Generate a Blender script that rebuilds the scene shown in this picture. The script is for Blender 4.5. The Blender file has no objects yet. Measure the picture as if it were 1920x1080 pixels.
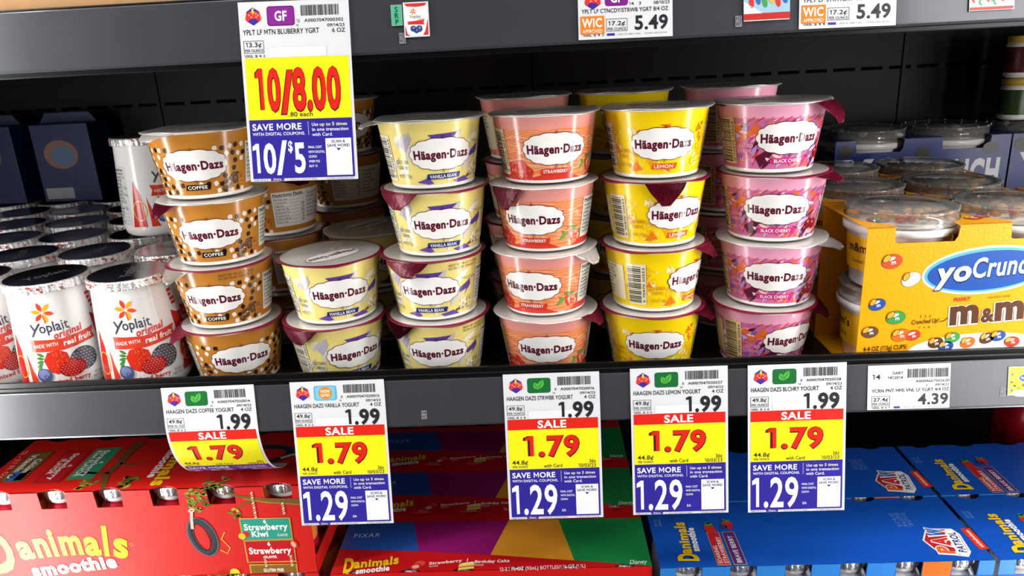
import bpy, bmesh, math, random
from mathutils import Vector, Matrix, Euler
S = bpy.context.scene
COL = S.collection
R = math.radians
PI = math.pi

# ------------------------------------------------------------------ camera, world, lights, exposure
cam_data = bpy.data.cameras.new('camera')
cam = bpy.data.objects.new('camera', cam_data); COL.objects.link(cam)
cam_data.sensor_width = 36.0
cam_data.lens = 1392.3 / 1920 * 36.0
cam_data.clip_start = 0.01; cam_data.clip_end = 50
CAM = Vector((0, -0.5318, 0.2574))
cam.matrix_world = Matrix.Translation(CAM) @ (Matrix.Rotation(R(2.40), 4, 'Z') @ Matrix.Rotation(R(90 - 17.83), 4, 'X') @ Matrix.Rotation(R(-3.02), 4, 'Z'))
S.camera = cam
S.view_settings.view_transform = 'Standard'; S.view_settings.look = 'None'
S.view_settings.gamma = 1; S.view_settings.use_curve_mapping = False
S.view_settings.exposure = -0.06

w = bpy.data.worlds.new('world'); S.world = w; w.use_nodes = True
w.node_tree.nodes['Background'].inputs[0].default_value = (0.92, 0.95, 1.0, 1)
w.node_tree.nodes['Background'].inputs[1].default_value = 0.03

def area(name, loc, target, sx, sy, power, col=(1, 1, 1)):
    d = bpy.data.lights.new(name, 'AREA'); d.shape = 'RECTANGLE'; d.size = sx; d.size_y = sy; d.energy = power; d.color = col
    o = bpy.data.objects.new(name, d); COL.objects.link(o); o.location = loc
    o.rotation_euler = (Vector(target) - Vector(loc)).to_track_quat('-Z', 'Y').to_euler()
    return o
# LED strips in the door mullions at both sides, and the store's ceiling lights above the aisle
area('mullion_strip_left', (-0.62, -0.17, 0.10), (0.0, 0.10, 0.10), 0.06, 1.3, 6.6, (1.0, 0.98, 0.95))
area('mullion_strip_right', (0.62, -0.17, 0.10), (0.0, 0.10, 0.10), 0.06, 1.3, 7.0, (1.0, 0.97, 0.93))
area('aisle_ceiling_light', (0.1, -0.85, 1.95), (0.05, 0.0, 0.05), 2.4, 0.5, 33, (1.0, 0.99, 0.97))
area('rail_sheen_fill_right', (1.45, -1.5, 0.45), (0.2, 0.0, 0.1), 0.8, 1.6, 20, (1.0, 0.98, 0.96))  # added lamp: brightens the right rail ends and fills the cup fronts
area('rail_sheen_fill_left', (-1.75, -1.4, 0.3), (-0.2, 0.0, 0.1), 0.6, 1.4, 5, (0.97, 0.98, 1.0))  # weaker added lamp for the grey sheen on the left of the rail

# ------------------------------------------------------------------ materials
def hexlin(h):
    h = h.lstrip('#'); o = []
    for i in (0, 2, 4):
        c = int(h[i:i + 2], 16) / 255
        o.append(c / 12.92 if c <= 0.04045 else ((c + 0.055) / 1.055) ** 2.4)
    return (o[0], o[1], o[2], 1)
_M = {}
def mat(name, hx, rough=0.4, metal=0.0, noise=0.0, nscale=200, bump=0.0, bscale=900, spec=0.5, coat=0.0, trans=0.0):
    if name in _M: return _M[name]
    m = bpy.data.materials.new(name); m.use_nodes = True; nt = m.node_tree; b = nt.nodes['Principled BSDF']
    c = hexlin(hx); b.inputs['Base Color'].default_value = c
    b.inputs['Roughness'].default_value = rough; b.inputs['Metallic'].default_value = metal
    b.inputs['Specular IOR Level'].default_value = spec; b.inputs['Coat Weight'].default_value = coat
    b.inputs['Coat Roughness'].default_value = 0.1
    b.inputs['Transmission Weight'].default_value = trans
    if noise or bump:
        tc = nt.nodes.new('ShaderNodeTexCoord')
    if noise:
        n = nt.nodes.new('ShaderNodeTexNoise'); n.inputs['Scale'].default_value = nscale; n.inputs['Detail'].default_value = 4
        nt.links.new(tc.outputs['Object'], n.inputs['Vector'])
        r = nt.nodes.new('ShaderNodeMapRange'); r.inputs['To Min'].default_value = 1 - noise; r.inputs['To Max'].default_value = 1 + noise
        nt.links.new(n.outputs['Fac'], r.inputs['Value'])
        mx = nt.nodes.new('ShaderNodeMix'); mx.data_type = 'RGBA'; mx.blend_type = 'MULTIPLY'; mx.inputs[0].default_value = 1
        mx.inputs[6].default_value = c; nt.links.new(r.outputs['Result'], mx.inputs[7]); nt.links.new(mx.outputs[2], b.inputs['Base Color'])
    if bump:
        n2 = nt.nodes.new('ShaderNodeTexNoise'); n2.inputs['Scale'].default_value = bscale; n2.inputs['Detail'].default_value = 3
        nt.links.new(tc.outputs['Object'], n2.inputs['Vector'])
        bp = nt.nodes.new('ShaderNodeBump'); bp.inputs['Strength'].default_value = bump; bp.inputs['Distance'].default_value = 0.001
        nt.links.new(n2.outputs['Fac'], bp.inputs['Height']); nt.links.new(bp.outputs['Normal'], b.inputs['Normal'])
    _M[name] = m; return m
def ink(hx, gloss=0.33):                       # printing ink of one colour
    return mat('ink_' + hx.strip('#') + ('' if gloss == 0.33 else '_%d' % (gloss * 100)), hx, gloss)
def swirl_mat(name, cols, scale, zscale):      # printed swirl pattern
    if name in _M: return _M[name]
    m = bpy.data.materials.new(name); m.use_nodes = True; nt = m.node_tree; b = nt.nodes['Principled BSDF']
    b.inputs['Roughness'].default_value = 0.16
    tc = nt.nodes.new('ShaderNodeTexCoord'); mp = nt.nodes.new('ShaderNodeMapping'); mp.inputs['Scale'].default_value = (1, 1, zscale)
    wv = nt.nodes.new('ShaderNodeTexWave'); wv.bands_direction = 'Z'; wv.inputs['Scale'].default_value = scale; wv.inputs['Distortion'].default_value = 14; wv.inputs['Detail'].default_value = 2; wv.inputs['Detail Scale'].default_value = 1.2
    cr = nt.nodes.new('ShaderNodeValToRGB'); el = cr.color_ramp.elements
    while len(el) < len(cols): el.new(0.5)
    for i, h in enumerate(cols):
        el[i].position = i / (len(cols) - 1); el[i].color = hexlin(h)
    nt.links.new(tc.outputs['Object'], mp.inputs['Vector']); nt.links.new(mp.outputs[0], wv.inputs['Vector']); nt.links.new(wv.outputs['Fac'], cr.inputs[0]); nt.links.new(cr.outputs[0], b.inputs['Base Color'])
    _M[name] = m; return m
def clear_mat(name, tint, gl=0.10):
    if name in _M: return _M[name]
    m = bpy.data.materials.new(name); m.use_nodes = True; nt = m.node_tree; nt.nodes.remove(nt.nodes['Principled BSDF'])
    out = nt.nodes['Material Output']
    t = nt.nodes.new('ShaderNodeBsdfTransparent'); t.inputs[0].default_value = hexlin(tint)
    g = nt.nodes.new('ShaderNodeBsdfGlossy'); g.inputs['Roughness'].default_value = 0.08
    lw = nt.nodes.new('ShaderNodeFresnel'); lw.inputs[0].default_value = 1.5
    d = nt.nodes.new('ShaderNodeBsdfDiffuse'); d.inputs[0].default_value = (0.9, 0.9, 0.88, 1)
    a = nt.nodes.new('ShaderNodeMixShader'); a.inputs[0].default_value = gl
    x = nt.nodes.new('ShaderNodeMixShader')
    nt.links.new(t.outputs[0], a.inputs[1]); nt.links.new(d.outputs[0], a.inputs[2])
    nt.links.new(lw.outputs[0], x.inputs[0]); nt.links.new(a.outputs[0], x.inputs[1]); nt.links.new(g.outputs[0], x.inputs[2]); nt.links.new(x.outputs[0], out.inputs['Surface'])
    _M[name] = m; return m

WHITE = mat('white_plastic', '#f2f0ec', 0.2)
PAPER = mat('tag_paper', '#e0e0e4', 0.28, noise=0.02, nscale=60)
RAIL = mat('rail_plastic', '#54565b', 0.27, 0.55, noise=0.12, nscale=30, bump=0.02, bscale=300, coat=0.6)
SLOT = mat('slot_black', '#040404', 0.9, spec=0.05)
BLACK = mat('black_plastic', '#0b0b0c', 0.25, noise=0.1, nscale=80)
STEEL = mat('dark_enamel', '#16140f', 0.35, noise=0.15, nscale=20)
BACKP = mat('back_panel_enamel', '#17120f', 0.45, noise=0.12, nscale=14, spec=0.12)
FOIL = mat('crimped_foil', '#dcdcdc', 0.25, 0.7, bump=0.9, bscale=700)
LIDFOIL = mat('lid_foil', '#8d8b8c', 0.2, 1.0, bump=0.15, bscale=120)
BURG = mat('burgundy_foil', '#7c1634', 0.28, 0.15, bump=0.35, bscale=350)
LIDWHITE = mat('white_foil', '#dedad6', 0.25, 0.35, bump=0.25, bscale=250)
SILVER = mat('foil_inside', '#c9c4c4', 0.28, 0.7, bump=0.5, bscale=300)

# ------------------------------------------------------------------ glyphs (built-in font), cached as triangles
_G = {}
_fc = bpy.data.curves.new('glyph', 'FONT'); _fo = bpy.data.objects.new('glyph', _fc); COL.objects.link(_fo)
_fc.resolution_u = 3
def _tm(s, off):
    _fc.body = s; _fc.offset = off
    bpy.context.view_layer.update()
    dg = bpy.context.evaluated_depsgraph_get()
    e = _fo.evaluated_get(dg); me = e.to_mesh()
    vs = [(v.co.x, v.co.y) for v in me.vertices]; fs = [tuple(p.vertices) for p in me.polygons]
    e.to_mesh_clear(); return vs, fs
def _wid(s, off):
    v, _ = _tm(s, off); xs = [a[0] for a in v]; return max(xs) - min(xs)
_HH = {}
def glyph(c, off):
    k = (c, off)
    if k not in _G:
        if off not in _HH:
            v, _ = _tm('H', off); _HH[off] = (_wid('HH', off), max(a[1] for a in v))
        adv = _wid('H' + c + 'H', off) - _HH[off][0]
        _G[k] = ((_tm(c, off) if c != ' ' else ([], [])), adv)
    return _G[k]

def _one(off):                                  # figure 1 with a flag, as on the price tags
    if off not in _HH: glyph('H', off)
    h = _HH[off][1]; t = 0.095 * h + off * 1.9; x = 0.36 * h
    return ([(x - t, 0), (x, 0), (x, h), (x - t, h), (x - t, h * 0.80), (x - t - 0.20 * h, h * 0.76), (x - t - 0.20 * h, h * 0.90)], [(0, 1, 2, 3, 6, 5, 4)]), 0.52 * h
def _em(off):                                   # capital M with open counters at any weight
    if off not in _HH: glyph('H', off)
    h = _HH[off][1]; t = 0.10 * h + off * 1.7; w = 0.92 * h
    v = [(0, 0), (0, h), (1.05 * t, h), (w / 2, h * 0.42), (w - 1.05 * t, h), (w, h), (w, 0), (w - t, 0), (w - t, h * 0.68), (w / 2, h * 0.18), (t, h * 0.68), (t, 0)]
    return ([(x + 0.09 * h, y) for x, y in v], [(0, 1, 10, 11), (1, 2, 10), (2, 3, 9, 10), (3, 4, 8, 9), (4, 5, 8), (5, 6, 7, 8)]), 1.10 * h
# ------------------------------------------------------------------ flat artwork that is printed on surfaces
class Art:
    def __init__(s): s.P = []
    def poly(s, pts, hx, lay=1): s.P.append((list(pts), [tuple(range(len(pts)))], hx, lay))
    def rect(s, x0, y0, x1, y1, hx, lay=1): s.poly([(x0, y0), (x1, y0), (x1, y1), (x0, y1)], hx, lay)
    def rrect(s, x0, y0, x1, y1, r, hx, lay=1, n=4):
        p = []
        for cx, cy, a0 in ((x1 - r, y0 + r, -90), (x1 - r, y1 - r, 0), (x0 + r, y1 - r, 90), (x0 + r, y0 + r, 180)):
            for i in range(n + 1):
                a = R(a0 + 90 * i / n); p.append((cx + r * math.cos(a), cy + r * math.sin(a)))
        s.poly(p, hx, lay)
    def ell(s, cx, cy, rx, ry, hx, lay=1, rot=0, n=18):
        c, q = math.cos(R(rot)), math.sin(R(rot)); p = []
        for i in range(n):
            a = 2 * PI * i / n; x, y = rx * math.cos(a), ry * math.sin(a); p.append((cx + x * c - y * q, cy + x * q + y * c))
        s.poly(p, hx, lay)
    def ring(s, cx, cy, rx, ry, t, hx, lay=1, rot=0, n=32, a0=0, a1=360):
        c, q = math.cos(R(rot)), math.sin(R(rot)); v = []; f = []
        for i in range(n + 1):
            a = R(a0 + (a1 - a0) * i / n)
            for k in (0, 1):
                x, y = (rx - k * t) * math.cos(a), (ry - k * t) * math.sin(a); v.append((cx + x * c - y * q, cy + x * q + y * c))
        for i in range(n): f.append((2 * i, 2 * i + 2, 2 * i + 3, 2 * i + 1))
        s.P.append((v, f, hx, lay))
    def frame(s, x0, y0, x1, y1, t, hx, lay=1):
        s.rect(x0, y0, x1, y0 + t, hx, lay); s.rect(x0, y1 - t, x1, y1, hx, lay); s.rect(x0, y0 + t, x0 + t, y1 - t, hx, lay); s.rect(x1 - t, y0 + t, x1, y1 - t, hx, lay)
    def line(s, pts, t, hx, lay=1):
        v = []; f = []
        for i, p in enumerate(pts):
            a = pts[max(0, i - 1)]; b = pts[min(len(pts) - 1, i + 1)]; dx, dy = b[0] - a[0], b[1] - a[1]; L = math.hypot(dx, dy) or 1
            tt = t[i] if isinstance(t, (list, tuple)) else t
            v += [(p[0] - dy / L * tt / 2, p[1] + dx / L * tt / 2), (p[0] + dy / L * tt / 2, p[1] - dx / L * tt / 2)]
        for i in range(len(pts) - 1): f.append((2 * i, 2 * i + 1, 2 * i + 3, 2 * i + 2))
        s.P.append((v, f, hx, lay))
    def lens(s, cx, cy, L, W, hx, lay=1, rot=0, n=7):
        c, q = math.cos(R(rot)), math.sin(R(rot)); p = []
        for i in range(n): t = i / (n - 1); p.append((-L / 2 + L * t, W / 2 * math.sin(PI * t)))
        for i in range(1, n - 1): t = 1 - i / (n - 1); p.append((-L / 2 + L * t, -W / 2 * math.sin(PI * t)))
        s.poly([(cx + x * c - y * q, cy + x * q + y * c) for x, y in p], hx, lay)
    def scallop(s, cx, cy, a, b, hx, lay=1, k=14, amp=0.035, n=112, ph=0.0):
        p = []
        for i in range(n):
            t = 2 * PI * i / n; m = 1 + amp * (abs(math.cos(k / 2 * t + ph)) - 0.6) * 1.6
            e = 0.86; ct, st = math.cos(t), math.sin(t)
            p.append((cx + a * m * math.copysign(abs(ct) ** e, ct), cy + b * m * math.copysign(abs(st) ** e, st)))
        s.poly(p, hx, lay)
    def text(s, t, x, y, h, hx, lay=2, w=None, bold=0.0, al='l', rot=0, shear=0, cond=1.0, warp=None, track=0.0):
        off = round(bold, 3); glyph('H', off); caph = _HH[off][1]; sc = h / caph; adv = 0; items = []
        for c in t:
            (vs, fs), ad = _one(off) if c == '1' else _em(off) if c == 'M' else glyph(c, off); items.append((vs, fs, adv)); adv += ad + off * 1.2 + track
        tot = adv * sc; sx = w / tot if w else cond; W = tot * sx
        x0 = {'l': 0, 'c': -W / 2, 'r': -W}[al]; cr, sr = math.cos(R(rot)), math.sin(R(rot))
        V = []; F = []
        for vs, fs, ad in items:
            b = len(V)
            for vx, vy in vs:
                px, py = (vx + ad) * sc * sx + x0, vy * sc
                px += shear * py
                if warp: px, py = warp(px - x0, py, W); px += x0
                V.append((x + px * cr - py * sr, y + px * sr + py * cr))
            F += [tuple(i + b for i in f) for f in fs]
        s.P.append((V, F, hx, lay))
        return W
    def barcode(s, x0, y0, x1, y1, hx='#26262a', lay=2, seed=1, horiz=False, n=34):
        rnd = random.Random(seed); L = (y1 - y0) if horiz else (x1 - x0); p = 0; u = L / (n * 2.35)
        while p < L - u:
            b = u * rnd.choice((1, 1, 1, 2, 2)); b = min(b, L - p)
            if horiz: s.rect(x0, y0 + p, x1, y0 + p + b, hx, lay)
            else: s.rect(x0 + p, y0, x0 + p + b, y1, hx, lay)
            p += b + u * rnd.choice((1, 1, 1, 2))
    def move(s, dx=0, dy=0, rot=0, sc=1):
        c, q = math.cos(R(rot)), math.sin(R(rot))
        s.P = [([((x * c - y * q) * sc + dx, (x * q + y * c) * sc + dy) for x, y in v], f, h, l) for v, f, h, l in s.P]; return s
    def add(s, o, dl=0): s.P += [(v, f, h, l + dl) for v, f, h, l in o.P]; return s
    def emit(s, mb, mapf, eps=0.00010, sx=None, sy=None, gloss=0.33, clip=None):
        for v, f, hx, lay in s.P:
            if not v: continue
            tb = bmesh.new(); bv = [tb.verts.new((x, y, 0)) for x, y in v]
            for q in f:
                try: tb.faces.new([bv[i] for i in q])
                except ValueError: pass
            def cut(ax, d):
                cs = [p.co[ax] for p in tb.verts]; lo, hi = min(cs), max(cs)
                if hi - lo <= d: return
                k = math.ceil(lo / d) * d
                while k < hi:
                    n = Vector((0, 0, 0)); n[ax] = 1; co = Vector((0, 0, 0)); co[ax] = k
                    bmesh.ops.bisect_plane(tb, geom=tb.verts[:] + tb.edges[:] + tb.faces[:], plane_co=co, plane_no=n); k += d
            if sx: cut(0, sx)
            if sy: cut(1, sy)
            if clip:
                for ax, val, sg in clip:
                    n = Vector((0, 0, 0)); n[ax] = sg; co = Vector((0, 0, 0)); co[ax] = val
                    bmesh.ops.bisect_plane(tb, geom=tb.verts[:] + tb.edges[:] + tb.faces[:], plane_co=co, plane_no=n, clear_outer=True)
            mi = mb.m(ink(hx, gloss)); tb.verts.index_update(); nv = {}
            for p in tb.verts: nv[p.index] = mb.bm.verts.new(mapf(p.co.x, p.co.y, lay * eps))
            for q in tb.faces:
                vs = [nv[p.index] for p in q.verts]
                if q.normal.z < 0: vs.reverse()
                try:
                    nf = mb.bm.faces.new(vs); nf.material_index = mi; nf.smooth = False
                except ValueError: pass
            tb.free()

class MB:                                       # mesh builder: one mesh object with several materials
    def __init__(s): s.bm = bmesh.new(); s.mats = []
    def m(s, material):
        if material not in s.mats: s.mats.append(material)
        return s.mats.index(material)
    def face(s, pts, material, smooth=False):
        f = s.bm.faces.new([s.bm.verts.new(p) for p in pts]); f.material_index = s.m(material); f.smooth = smooth; return f
    def box(s, a, b, material, bev=0.0):
        t = bmesh.new(); bmesh.ops.create_cube(t, size=1)
        for v in t.verts: v.co = Vector(((a[i] + b[i]) / 2 + v.co[i] * (b[i] - a[i]) for i in range(3)))
        if bev: bmesh.ops.bevel(t, geom=t.edges[:], offset=bev, segments=2, profile=0.5, affect='EDGES')
        s.join(t, material)
    def join(s, t, material, smooth=False, mtx=None):
        mi = s.m(material); t.verts.index_update(); nv = [s.bm.verts.new(mtx @ v.co if mtx else v.co) for v in t.verts]
        for f in t.faces:
            try:
                nf = s.bm.faces.new([nv[v.index] for v in f.verts]); nf.material_index = mi; nf.smooth = smooth
            except ValueError: pass
        t.free()
    def prism(s, pts, h0, h1, mapf, material):   # outline in 2D, given thickness
        lo = [s.bm.verts.new(mapf(x, y, h0)) for x, y in pts]; hi = [s.bm.verts.new(mapf(x, y, h1)) for x, y in pts]; mi = s.m(material); n = len(pts)
        fs = [s.bm.faces.new(hi), s.bm.faces.new(lo[::-1])] + [s.bm.faces.new((lo[i], lo[(i + 1) % n], hi[(i + 1) % n], hi[i])) for i in range(n)]
        for f in fs: f.material_index = mi
    def lathe(s, prof, material, n=64, rmod=None, zmod=None, c=(0, 0)):
        mats = material if isinstance(material, list) else [material] * (len(prof) - 1); rows = []
        for r, z in prof:
            if r < 1e-7: rows.append([s.bm.verts.new((c[0], c[1], z))])
            else:
                row = []
                for i in range(n):
                    a = 2 * PI * i / n; rr = r + (rmod(a, r, z) if rmod else 0); zz = z + (zmod(a, r, z) if zmod else 0)
                    row.append(s.bm.verts.new((c[0] + rr * math.cos(a), c[1] + rr * math.sin(a), zz)))
                rows.append(row)
        for k in range(len(rows) - 1):
            A, B = rows[k], rows[k + 1]; mi = s.m(mats[k])
            for i in range(n):
                j = (i + 1) % n
                if len(A) == 1 and len(B) == 1: continue
                vs = (A[0], B[j], B[i]) if len(A) == 1 else ((A[i], A[j], B[0]) if len(B) == 1 else (A[i], A[j], B[j], B[i]))
                f = s.bm.faces.new(vs); f.material_index = mi; f.smooth = True
    def tube(s, pts, r, material, n=8):
        rows = []
        for i, p in enumerate(pts):
            p = Vector(p); a = Vector(pts[max(0, i - 1)]); b = Vector(pts[min(len(pts) - 1, i + 1)]); d = (b - a).normalized()
            u = d.cross(Vector((0, 0, 1)) if abs(d.z) < 0.9 else Vector((1, 0, 0))).normalized(); v = d.cross(u)
            rows.append([s.bm.verts.new(p + (u * math.cos(2 * PI * k / n) + v * math.sin(2 * PI * k / n)) * r) for k in range(n)])
        mi = s.m(material)
        for A, B in zip(rows, rows[1:]):
            for k in range(n):
                f = s.bm.faces.new((A[k], A[(k + 1) % n], B[(k + 1) % n], B[k])); f.material_index = mi; f.smooth = True
        for row in (rows[0], rows[-1]):
            f = s.bm.faces.new(row); f.material_index = mi
    def mesh(s, name):
        me = bpy.data.meshes.new(name); s.bm.normal_update(); s.bm.to_mesh(me); s.bm.free()
        for m in s.mats: me.materials.append(m)
        return me
    def obj(s, name, parent=None, loc=(0, 0, 0), rot=(0, 0, 0)): return link(name, s.mesh(name), parent, loc, rot)
def link(name, me, parent=None, loc=(0, 0, 0), rot=(0, 0, 0)):
    o = bpy.data.objects.new(name, me); COL.objects.link(o); o.parent = parent; o.location = loc; o.rotation_euler = rot; return o
def tag(o, label, cat, group=None, kind=None):
    o['label'] = label; o['category'] = cat
    if group: o['group'] = group
    if kind: o['kind'] = kind
    return o
def thing(name, label, cat, loc=(0, 0, 0), rot=(0, 0, 0), group=None):
    o = link(name, None, None, loc, rot); return tag(o, label, cat, group)
def flat(o=(0, 0, 0), U=(1, 0, 0), V=(0, 1, 0)):
    o, U, V = Vector(o), Vector(U), Vector(V); N = U.cross(V)
    return lambda x, y, d: o + U * x + V * y + N * d

# ------------------------------------------------------------------ the cooler itself
def slab(name, kind, a, b, m, bev=0):
    mb = MB(); mb.box(a, b, m, bev); o = mb.obj(name); o['kind'] = kind; return o
mb = MB(); mb.box((-1.1, 0.47, -0.9), (1.1, 0.50, 0.75), BACKP)
for z in (0.2085, -0.04):
    for i in range(60):
        x = -1.05 + i * 0.035
        mb.box((x, 0.4685, z), (x + 0.026, 0.4702, z + 0.004), SLOT)
for x in (-0.5, 0.0, 0.47): mb.box((x, 0.4675, -0.9), (x + 0.004, 0.4702, 0.75), BACKP)
o = mb.obj('wall_back'); o['kind'] = 'structure'
slab('wall_left', 'structure', (-1.13, -0.02, -0.9), (-1.10, 0.50, 0.75), STEEL)
slab('wall_right', 'structure', (1.10, -0.02, -0.9), (1.13, 0.50, 0.75), STEEL)
slab('ceiling', 'structure', (-1.13, -0.02, 0.75), (1.13, 0.50, 0.78), STEEL)
slab('floor', 'structure', (-1.13, -0.02, -0.93), (1.13, 0.50, -0.90), STEEL)

T10 = math.tan(R(10))
def shelf(label, zbase, ztop_rail, zbot_rail, deck_bot, lip):
    """zbase = top of the deck; the price rail leans 10 degrees, its foot towards the aisle"""
    t = thing('cooler_shelf', label, 'shelf', (0, 0, zbase))
    mb = MB(); mb.box((-1.098, 0.004, deck_bot - zbase), (1.098, 0.468, 0), STEEL, 0.001)
    mb.obj('deck', t)
    zr = ztop_rail - zbase; zb = zbot_rail - zbase
    yb = -(zr - zb) * T10
    prof = [(0.0005, zr), (-0.0015, zr + 0.0006), (-0.0019, zr), (-0.0015 + yb, zb + 0.0012), (-0.0016 + yb, zb + 0.0004), (-0.0012 + yb, zb - 0.0010), (-0.0004 + yb, zb - 0.0014), (0.003 + yb, zb - 0.001), (0.004, zb + 0.006)]
    mb = MB(); mi = mb.m(RAIL)
    A = [mb.bm.verts.new((-1.095, y, z)) for y, z in prof]; B = [mb.bm.verts.new((1.095, y, z)) for y, z in prof]; n = len(prof)
    for i in range(n): mb.bm.faces.new((A[i], A[(i + 1) % n], B[(i + 1) % n], B[i]))
    mb.bm.faces.new(A); mb.bm.faces.new(B[::-1]); mb.obj('price_rail', t)
    mb = MB()
    for a, b in lip: mb.box((-1.095, a[0], a[1] - zbase), (1.095, b[0], b[1] - zbase), BLACK, 0.0008)
    mb.obj('front_lip', t)
    return t
MID = shelf('black middle cooler shelf whose grey price rail carries the five sale tags', 0.0012, 0.0135, -0.0225, -0.012, [((0.0007, 0.0), (0.0035, 0.0222)), ((-0.0006, 0.0145), (0.0012, 0.0178))])
TOP = shelf('upper cooler shelf with scratched grey price rail across the top of the photo', 0.272, 0.2975, 0.2596, 0.262, [((0.0005, 0.272), (0.0035, 0.3)), ((-0.006, 0.2545), (0.006, 0.2585))])
LOW = shelf('lowest black cooler shelf under the boxed smoothie bottles', -0.258, -0.2585, -0.285, -0.27, [((0.0007, -0.268), (0.0035, -0.2585))])

# ------------------------------------------------------------------ price tags (artwork in millimetres from the top-left corner, y downwards -> negative)
INKD = '#2b2b30'; PURP = '#342b9a'; REDT = '#e0281e'; YEL = '#f6ec1e'
def emblem(A, cx, cy, s=1.0):
    hexa = [(cx + 5.6 * s * math.cos(R(90 + 60 * i)) * 0.93, cy + 5.9 * s * math.sin(R(90 + 60 * i))) for i in range(6)]
    A.poly(hexa, '#43309c', 2)
    A.poly([(cx - 4.6 * s, cy - 3.2 * s), (cx - 5.4 * s, cy - 1.5 * s), (cx - 4.4 * s, cy + 2.2 * s), (cx - 2.6 * s, cy + 3.0 * s), (cx + 2.6 * s, cy + 3.0 * s), (cx + 4.4 * s, cy + 2.2 * s), (cx + 5.4 * s, cy - 1.5 * s), (cx + 4.6 * s, cy - 3.2 * s), (cx + 3.2 * s, cy - 2.9 * s), (cx + 1.8 * s, cy - 1.6 * s), (cx - 1.8 * s, cy - 1.6 * s), (cx - 3.2 * s, cy - 2.9 * s)], '#e23a34', 3)
    for dx, dy in ((-2.7, 0.9), (2.0, 1.6), (3.3, 0.6), (2.0, -0.4), (-1.2, -0.5)): A.ell(cx + dx * s, cy + dy * s, 0.55 * s, 0.55 * s, '#f6b9ae', 4, n=8)
    A.poly([(cx - 0.4 * s, cy + 5.2 * s), (cx - 1.2 * s, cy + 2.1 * s), (cx + 0.1 * s, cy + 2.3 * s), (cx - 0.3 * s, cy + 0.2 * s), (cx + 1.4 * s, cy + 3.3 * s), (cx + 0.3 * s, cy + 3.2 * s), (cx + 1.0 * s, cy + 5.2 * s)], '#f4d23a', 4)
def header(A, upc, cnt, name, size, badge, unit, per, loc, price, date='09/14/23', name_w=52.0):
    emblem(A, 9.9, -9.4)
    if badge == 'leaf':
        A.rrect(18.8, -15.6, 37, -3.6, 2, '#1d6b35', 2)
        for rot, cx, cy, L in ((62, 29.4, -8.8, 8.5), (118, 25.6, -10.0, 6.4)):
            A.lens(cx, cy, L, 4.4, '#57b947', 3, rot); A.lens(cx, cy, L * 0.85, 0.5, '#1d6b35', 4, rot)
    elif badge == 'gmo':
        A.rrect(18.8, -15.6, 37, -3.6, 2, '#56b4dd', 2); A.rrect(20, -14.8, 35.8, -4.4, 1.6, '#7cc7e6', 3)
        A.poly([(27.9 + (5.9 if i % 2 else 4.9) * math.cos(PI * i / 16), -9.6 + (5.5 if i % 2 else 4.6) * math.sin(PI * i / 16)) for i in range(32)], '#f08a24', 4)
        A.text('NON', 27.9, -9.2, 2.4, '#fff4dc', 5, w=7.4, bold=0.03, al='c'); A.text('GMO', 27.9, -12.4, 2.4, '#fff4dc', 5, w=7.4, bold=0.03, al='c')
    elif badge == 'GF':
        A.rrect(19.3, -16, 38, -3.2, 2, '#6a1a72', 2); A.rrect(19.9, -15.4, 37.4, -3.8, 1.6, '#8c2a92', 3)
        A.text('GF', 28.7, -12.6, 6.2, '#ffffff', 4, w=8.6, bold=0.03, al='c')
    A.barcode(42.5, -10.0, 68.3, -3.2, seed=len(name) + int(upc[-2:]))
    A.text(upc, 71, -14.1, 2.1, INKD, 2, w=26.5, al='r', bold=0.01); A.text(cnt, 41.5, -14.1, 2.0, INKD, 2, al='r')
    A.text(date, 71.7, -17.6, 2.0, INKD, 2, w=12, al='r', bold=0.01); A.text('14', 38.2, -16.9, 1.7, INKD, 2)
    A.text(name, 2.2, -21.3, 3.3, INKD, 2, w=name_w, bold=0.012); A.text(size, 71.8, -21.3, 2.7, INKD, 2, w=9.0, al='r', bold=0.012)
    A.frame(2.0, -33.4, 15.8, -25.2, 0.28, INKD, 2)
    A.text(unit, 8.9, -29.3, 3.0, INKD, 2, w=11, al='c', bold=0.012); A.text(per, 8.9, -32.6, 1.9, INKD, 2, w=12.6, al='c', bold=0.006)
    A.text(loc, 2.0, -36.1, 1.7, INKD, 2, w=14.5, bold=0.006)
    A.rrect(18.5, -36.4, 58.5, -29.6, 1.5, '#d3d3d6', 1); A.rrect(18.7, -36.4, 58.2, -29.9, 1.4, '#ececee', 2)
    if price: A.text(price, 70.6, -35.6, 12.2, INKD, 3, w=27.5, al='r', bold=0.036)
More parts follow.
